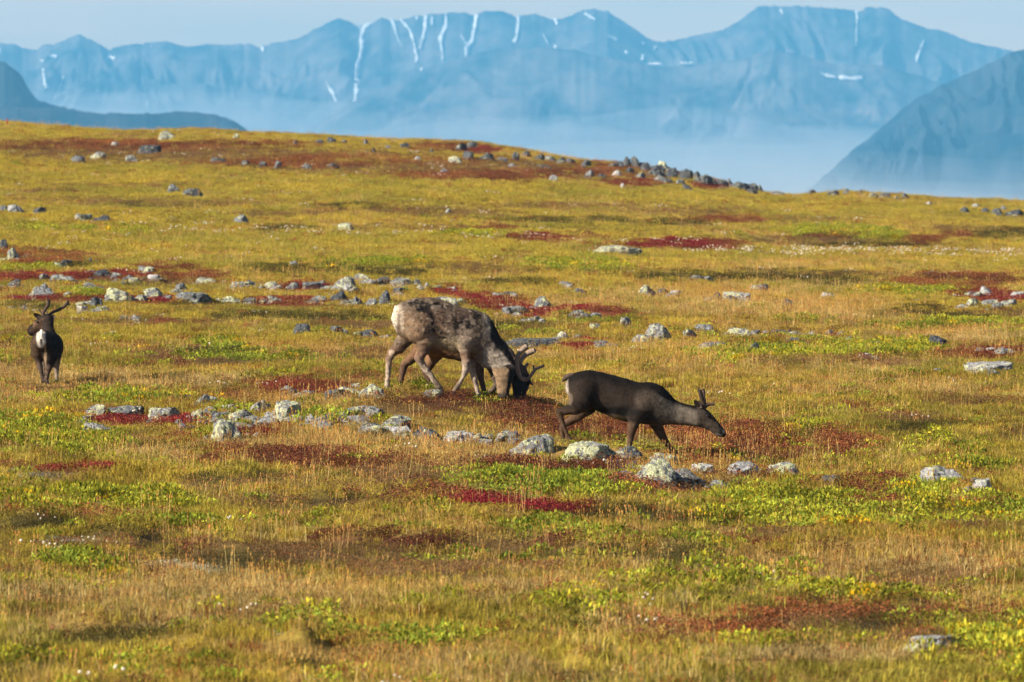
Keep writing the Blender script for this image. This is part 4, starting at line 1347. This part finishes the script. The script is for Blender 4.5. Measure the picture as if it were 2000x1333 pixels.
def colA(C, V, N):
    x, z, y = C.T
    jit = (noise3(V * 9, 3) - .5) * 130; j2 = (noise3(V * 16 + 7, 6) - .5) * 130
    c = np.tile(np.array((.145, .108, .08)), (len(C), 1))
    c = mixc(c, blob(C, 560 + j2, 430 + jit, 240, 200), (.23, .15, .092))                    # tawny haunch
    c = mixc(c, blob(C, 820 + jit, 330 + j2, 300, 90) * .7, (.075, .043, .034))                # dark flank
    c = mixc(c, blob(C, 800 + jit, 610 + j2, 190, 75), (.33, .26, .16))                       # pale belly
    c = mixc(c, blob(C, 1010 + jit, 560 + j2, 110, 130) * .6, (.30, .235, .18))
    j3 = (noise3(V * 45, 12) - .5) * 90
    C2 = np.stack([x + jit + j3, z + j2 + j3 * .7, y], 1)
    for cx, cz, rx, rz in [(590, 215, 60, 95), (520, 165, 90, 40), (690, 200, 100, 30), (650, 310, 30, 45), (690, 430, 28, 40), (1000, 380, 95, 62), (1090, 310, 75, 55), (1190, 425, 38, 62), (940, 390, 50, 60), (560, 240, 60, 50), (1250, 720, 45, 28), (1330, 830, 60, 22), (450, 150, 50, 22), (740, 480, 30, 50)]:
        c = mixc(c, blob(C2, cx, cz, rx, rz, .3) * sstep(.28, .46, noise3(V * 52, 15)), (.012, .010, .010))
    spots = sstep(.58, .64, noise3(V * 48, 16)) * sstep(480, 560, x) * (1 - sstep(1180, 1240, x)) * (1 - sstep(480, 600, z))
    c = mixc(c, spots * .75, (.03, .02, .017)); c = mixc(c, sstep(.56, .66, noise3(V * 40, 18)) * .55, (.30, .24, .185))
    c = mixc(c, sstep(1150, 1230, x + jit * .6) * (1 - sstep(820, 860, z)), (.33, .285, .235))   # grey neck
    c = mixc(c, sstep(.52, .64, noise3(V * 20, 21)) * sstep(1130, 1230, x) * (1 - sstep(800, 850, z)) * .7, (.13, .095, .072))
    ridge = (x - 1270) * .62 - (z - 470) * .52                                                # dark strip along the crest of the neck
    c = mixc(c, sstep(-58, -36, ridge + j2 * .12) * (x > 1255) * (1 - sstep(800, 850, z)), (.028, .024, .022))
    head = sstep(815, 860, z) * sstep(1240, 1270, x) * (z < 1200)
    c = mixc(c, head, (.25, .17, .105))
    c = mixc(c, head * sstep(1405, 1440, x + jit * .2 + (z - 1000) * .1), (.018, .015, .013))
    c = mixc(c, head * sstep(1085, 1115, z), (.05, .04, .033))
    c = mixc(c, (1 - sstep(288, 330, x + .10 * (z - 250) + jit * .3)) * (1 - sstep(400, 540, z)), (.56, .49, .41))  # white rump
    c = mixc(c, blob(C, 345 + jit * .2, 330, 22, 150) * .6, (.5, .42, .33))
    lowleg = sstep(560, 660, z) * (x < 660) + sstep(640, 740, z) * (x > 930) * (x < 1175)
    lowleg = np.clip(lowleg, 0, 1)
    c = mixc(c, lowleg, (.17, .105, .07)); c = mixc(c, lowleg * sstep(700, 860, z), (.33, .265, .215)); c = mixc(c, lowleg * sstep(1030, 1090, z), (.42, .35, .29))
    c = mixc(c, lowleg * blob(C, 235, 690, 30, 40), (.40, .31, .24))
    return c * (.55 + .9 * noise3(V * np.array((30, 40, 60)), 9))[:, None]
A.finish(colA,   .036, 42000, .012, 3, eyes=[(1442, 905, 20, -.062)])
A.ear((1450, 815), (1395, 822), 52, -.05, -.17, (0, -.4, -1), (.05, .04, .035), (.12, .09, .07))
A.ear((1480, 820), (1500, 770), 46, .05, .15, (1, 0, -.3), (.05, .04, .035), (.12, .09, .07))
A.part_tube('tail', [[(300, 205, 60), (280, 250, 55), (282, 320, 34), (288, 360, 12)]], NT('tail_fur').m)
_t = bpy.data.materials['tail_fur']; _nt = _t.node_tree
_p = _nt.nodes.new('ShaderNodeBsdfPrincipled'); _p.inputs['Base Color'].default_value = (.6, .53, .45, 1); _p.inputs['Roughness'].default_value = .9
_nt.links.new(_p.outputs[0], [n for n in _nt.nodes if n.type == 'OUTPUT_MATERIAL'][0].inputs['Surface'])
TAILW = _t

# --- the antlered animal half hidden behind it
B = Deer('brown antlered reindeer grazing half hidden behind the moulting one', 720, 560, 5.263, D_COW + .75, 800, 1090)
B.flow = (-.8, 0, -.5); B.legz = .5; B.toe = (1, 0)
B.ch([(560, 420, 210), (620, 470, 380), (720, 500, 430), (850, 530, 430), (980, 560, 420), (1080, 560, 410), (1150, 590, 350)], .62, .03)
B.ch([(1120, 560, 380), (1220, 600, 300), (1310, 650, 250), (1390, 720, 215), (1465, 800, 190), (1530, 880, 180)], .55, .04)
B.ch([(1540, 905, 190), (1565, 960, 195), (1560, 1030, 165), (1550, 1095, 130), (1545, 1145, 108)], .62, .03)
B.ch([(600, 500, 260, -.06), (560, 600, 180, -.12), (500, 690, 120, -.13), (420, 760, 90, -.13)], 1, .03)
B.leg([(420, 760, 90, -.13), (368, 800, 80, -.13), (350, 880, 64, -.13), (335, 970, 52, -.13), (325, 1055, 50, -.13)])
B.ch([(700, 560, 300, .06), (680, 680, 190, .12), (630, 790, 110, .12), (590, 865, 84, .12)], 1, .03)
B.leg([(590, 865, 82, .12), (600, 920, 62, .12), (640, 1000, 52, .12), (680, 1070, 50, .12)])
B.ch([(1130, 640, 220, -.06), (1130, 760, 120, -.11), (1140, 850, 84, -.11)], .8, .03)
B.leg([(1140, 850, 84, -.11), (1150, 930, 66, -.11), (1175, 1020, 52, -.11), (1190, 1090, 48, -.11)])
B.ch([(1200, 680, 200, .06), (1250, 800, 110, .12), (1300, 920, 76, .12)], .8, .03)
B.leg([(1300, 920, 74, .12), (1320, 1000, 62, .12), (1280, 1055, 54, .12), (1230, 1095, 48, .12)])
def colB(C, V, N):
    x, z, y = C.T
    c = np.tile(np.array((.16, .088, .05)), (len(C), 1))
    c = mixc(c, blob(C, 620, 700, 120, 110), (.24, .135, .075))
    c = mixc(c, sstep(720, 860, z) * (x < 1350), (.105, .062, .042))
    c = mixc(c, sstep(1150, 1230, x), (.10, .075, .06))
    c = mixc(c, sstep(880, 930, z) * (x > 1420), (.032, .026, .024))
    c = mixc(c, sstep(1110, 1140, z) * (x > 1420), (.11, .09, .08))
    return c * (.72 + .56 * noise3(V * 30, 9))[:, None]
B.finish(colB, .022, 9000, .005, 5, eyes=[(1610, 985, 20, -.058), (1600, 985, 20, .06)])
B.ear((1640, 950), (1690, 1020), 50, .0, -.06, (1, -.5, .2), (.03, .024, .022), (.06, .05, .045))
B.ear((1510, 905), (1470, 930), 46, -.05, -.13, (0, -.5, -1), (.03, .024, .022), (.06, .05, .045))
B.part_tube('antler', [[(1600, 935, 44, -.04), (1600, 968, 40, -.07), (1560, 940, 46, -.12), (1530, 850, 46, -.16), (1522, 760, 46, -.18), (1545, 690, 50, -.18), (1590, 640, 62, -.17), (1625, 618, 58, -.16)],
                       [(1612, 965, 34, -.07), (1650, 940, 34, -.09), (1690, 885, 34, -.10), (1720, 845, 30, -.10), (1770, 830, 28, -.10), (1800, 812, 26, -.10)],
                       [(1705, 862, 28, -.10), (1695, 825, 24, -.10), (1690, 808, 16, -.10)]], velvet.m)
B.part_tube('antler', [[(1590, 930, 44, .04), (1570, 900, 40, .07), (1545, 840, 44, .12), (1560, 770, 46, .16), (1600, 710, 50, .18), (1660, 672, 60, .18), (1705, 658, 56, .17)],
                       [(1600, 920, 36, .05), (1600, 870, 34, .07), (1605, 830, 32, .08), (1635, 795, 34, .08)]], velvet.m)

# --- the dark animal walking to the right
W_ = Deer('dark brown reindeer with short antlers walking right behind the rocks', 1060, 690, 5.263, D_WALK, 800, 985)
W_.gain = .52; W_.flow = (-.85, 0, -.4); W_.legz = .5; W_.toe = (1, -.1)
W_.ch([(330, 300, 130), (390, 345, 310), (470, 370, 390), (570, 390, 390), (680, 425, 405), (800, 470, 425), (900, 500, 420), (990, 510, 410), (1070, 515, 420), (1130, 535, 400), (1180, 560, 340)], .68, .03)
W_.ch([(1130, 530, 400), (1220, 575, 320), (1310, 605, 260), (1410, 625, 225), (1500, 638, 205), (1575, 650, 195)], .56, .04)
W_.ch([(1585, 648, 190), (1640, 665, 185), (1700, 705, 155), (1760, 755, 125), (1815, 805, 105), (1845, 830, 80)], .60, .03)
W_.ch([(430, 380, 330, -.06), (400, 480, 260, -.12), (340, 560, 150, -.13), (240, 592, 92, -.13), (172, 608, 68, -.13)], .8, .03)
W_.leg([(172, 608, 68, -.13), (178, 650, 58, -.13), (215, 750, 48, -.13), (258, 860, 44, -.13), (285, 925, 50, -.13), (305, 965, 44, -.13)])
W_.ch([(470, 420, 330, .05), (450, 540, 210, .12), (370, 640, 115, .13), (270, 705, 80, .13), (205, 740, 62, .13)], .8, .03)
W_.leg([(205, 740, 60, .13), (195, 800, 50, .13), (208, 890, 44, .13), (222, 965, 44, .13)])
W_.ch([(1010, 560, 260, -.09), (950, 660, 160, -.14), (925, 750, 105, -.14)], .7, .03)
W_.leg([(925, 750, 100, -.14), (908, 830, 80, -.14), (898, 910, 62, -.14), (888, 980, 54, -.14), (892, 1010, 46, -.14)])
W_.ch([(1090, 580, 260, .08), (1160, 720, 130, .12), (1200, 800, 98, .12)], .7, .03)
W_.leg([(1200, 800, 94, .12), (1245, 885, 78, .12), (1300, 970, 52, .12), (1345, 1040, 50, .12), (1368, 1080, 46, .12)])
def colW(C, V, N):
    x, z, y = C.T
    jit = (noise3(V * 9, 3) - .5) * 110
    c = np.tile(np.array((.042, .029, .022)), (len(C), 1))
    c = mixc(c, 1 - sstep(20, 130, z + jit * .6 - np.interp(x, [230, 450, 1000, 1100, 1250, 1600], [270, 175, 305, 305, 430, 540])), (.012, .009, .008))
    c = mixc(c, blob(C, 740 + jit, 480, 170, 70) * .7, (.066, .048, .037))
    c = mixc(c, blob(C, 1060 + jit, 480, 120, 100) * .8, (.12, .092, .072))
    c = mixc(c, blob(C, 760 + jit, 610, 230, 55), (.012, .010, .009))                         # dark side stripe
    c = mixc(c, blob(C, 620, 670, 200, 45) * (z > 600), (.30, .225, .15))                     # pale under-belly
    c = mixc(c, sstep(1120, 1280, x + jit * .4) * sstep(20, 70, z - np.interp(x, [1100, 1250, 1560], [310, 430, 545])), (.235, .20, .165))
    c = mixc(c, sstep(1570, 1620, x), (.105, .08, .064)); c = mixc(c, sstep(1640, 1700, x) * sstep(0, 50, (x - 1640) * .75 - (z - 640)), (.03, .024, .021))
    c = mixc(c, sstep(1790, 1825, x), (.022, .019, .018)); c = mixc(c, blob(C, 1868, 800, 20, 26), (.30, .28, .27)); c = mixc(c, blob(C, 1800, 850, 40, 22), (.22, .19, .165))
    leg = np.clip(sstep(560, 640, z) * (x < 480) + sstep(680, 740, z) * (x > 840) * (x < 1400), 0, 1)
    c = mixc(c, leg, (.13, .078, .048)); c = mixc(c, leg * sstep(850, 950, z), (.16, .105, .07))
    c = mixc(c, (1 - sstep(246, 272, x + (z - 300) * -.08)) * (z < 480), (.55, .48, .41))
    c = mixc(c, blob(C, 285, 470, 26, 60) * .6, (.30, .23, .17))
    return c * (.55 + .9 * noise3(V * np.array((22, 30, 46)), 9))[:, None]
W_.finish(colW, .024, 30000, .003, 7, eyes=[(1697, 648, 24, -.055), (1697, 648, 24, .055)])
W_.ear((1620, 570), (1560, 478), 74, -.05, -.12, (-.6, -1, .2), (.05, .038, .032), (.12, .095, .08))
W_.ear((1640, 570), (1590, 490), 66, .05, .12, (-.6, 1, .2), (.05, .038, .032), (.12, .095, .08))
W_.part_tube('antler', [[(1665, 560, 44, -.03), (1655, 520, 42, -.05), (1635, 460, 46, -.07), (1620, 410, 46, -.09), (1613, 378, 40, -.10)], [(1660, 535, 36, -.04), (1700, 524, 32, -.05), (1740, 526, 30, -.05), (1764, 528, 26, -.05)]], velvet2.m)
W_.part_tube('antler', [[(1672, 560, 42, .03), (1662, 510, 40, .05), (1652, 450, 38, .07), (1652, 405, 36, .09), (1650, 374, 30, .10)], [(1665, 545, 30, .04), (1700, 535, 28, .05), (1725, 532, 24, .05)]], velvet2.m)
W_.part_tube('tail', [[(315, 225, 50), (265, 240, 60), (225, 262, 52), (205, 290, 22)]], velvet2.m)

# --- the animal on the left, seen from behind
L_ = Deer('dark reindeer on the left seen from behind with white rump patch', 20, 560, 6.06, D_LEFT, 430, 1140)
L_.gain = .7; L_.flow = (.2, -.9, -.4); L_.legz = .42; L_.toe = (.25, 1)
L_.ch([(375, 640, 230, -.10), (395, 680, 300, .05), (428, 700, 345, .25), (448, 708, 360, .45), (462, 712, 330, .62), (475, 700, 290, .75)], 1, .04)
L_.ch([(470, 640, 220, .72), (452, 540, 150, .88), (438, 450, 130, .98), (430, 410, 140, 1.0)], 1, .04)
L_.ch([(432, 410, 165, 1.0), (385, 430, 165, .99), (330, 468, 135, .98), (275, 505, 108, .97), (248, 525, 92, .965)], .75, .03)
L_.ch([(250, 555, 50, .965), (300, 555, 60, .975)], .8, .03)
L_.ch([(335, 690, 200, .0), (320, 790, 150, .02), (335, 880, 90, .03), (352, 950, 66, .0)], 1, .03)
L_.leg([(352, 950, 64, .0), (365, 1010, 48, -.02), (380, 1080, 42, -.02), (388, 1130, 46, -.02)])
L_.ch([(455, 720, 240, .0), (470, 830, 180, .02), (465, 920, 110, .03), (452, 970, 80, .0)], 1, .03)
L_.leg([(452, 970, 76, .0), (440, 1030, 54, -.02), (432, 1090, 46, -.02), (430, 1135, 48, -.02)])
L_.ch([(535, 780, 170, .50), (548, 890, 90, .50), (548, 960, 64, .50)], 1, .03)
L_.leg([(548, 960, 62, .50), (546, 1030, 50, .48), (550, 1100, 42, .45), (552, 1150, 46, .44)])
L_.ch([(410, 800, 170, .58), (400, 900, 86, .58), (398, 970, 60, .58)], 1, .03)
L_.leg([(398, 970, 60, .58), (398, 1030, 48, .58), (400, 1085, 42, .58), (402, 1120, 44, .58)])
def colL(C, V, N):
    x, z, y = C.T
    jit = (noise3(V * 9, 3) - .5) * 70
    c = np.tile(np.array((.035, .025, .02)), (len(C), 1))
    c = mixc(c, (1 - sstep(330, 420, x + jit)) * sstep(560, 620, z), (.085, .055, .036))  # browner left side: the sunlit tone is put into the coat colour
    c = mixc(c, sstep(430, 560, x + jit) * sstep(560, 600, z), (.016, .013, .012))  # near-black right side: its shade is put into the coat colour
    rump = blob(C, 368 + jit * .5, 622 + jit * .8, 58, 112, .22) * (y < .02)
    c = mixc(c, rump, (.60, .56, .51))
    c = mixc(c, blob(C, 366, 640, 17, 56, .4) * (y < .02), (.09, .075, .07))
    c = mixc(c, sstep(830, 900, z) * (y > .3), (.24, .19, .15))
    c = mixc(c, sstep(900, 980, z) * (y < .3), (.11, .075, .055)); c = mixc(c, blob(C, 415, 820, 16, 110) * (y < .1), (.38, .27, .17))
    hd = sstep(.9, .94, y)
    c = mixc(c, hd, (.20, .115, .068)); c = mixc(c, hd * sstep(390, 440, x), (.03, .023, .019)); c = mixc(c, hd * (1 - sstep(255, 285, x)), (.018, .015, .014))
    c = mixc(c, hd * (1 - sstep(400, 450, z + (x - 330) * -.1)) * (x > 290), (.045, .032, .025))
    return c * (.5 + 1.0 * noise3(V * np.array((40, 26, 34)), 9))[:, None]
L_.finish(colL, .022, 18000, .003, 9, eyes=[(318, 418, 24, .915), (318, 418, 22, 1.05)])
L_.ear((375, 380), (272, 316), 66, .95, .93, (-.2, -1, -.3), (.04, .03, .026), (.05, .038, .032))
L_.ear((462, 400), (528, 335), 66, 1.0, .98, (.2, -1, .2), (.05, .038, .032), (.10, .08, .07))
L_.part_tube('antler', [[(400, 370, 40, .97), (390, 340, 38, .97), (395, 300, 38, .97), (425, 255, 40, .97), (450, 215, 40, .96), (455, 160, 46, .96)], [(392, 330, 28, .97), (365, 305, 26, .99), (345, 280, 24, 1.0)]], velvet2.m)
L_.part_tube('antler', [[(440, 365, 40, 1.03), (470, 325, 38, 1.04), (520, 295, 38, 1.05), (590, 270, 38, 1.06), (640, 235, 38, 1.06), (675, 195, 40, 1.06), (683, 172, 30, 1.06)], [(672, 205, 30, 1.06), (705, 210, 26, 1.06)], [(450, 345, 28, 1.03), (435, 310, 24, 1.1), (425, 290, 20, 1.14)]], velvet2.m)
L_.part_tube('tail', [[(372, 520, 40, -.22), (370, 560, 42, -.26), (368, 620, 20, -.27)]], TAILW)
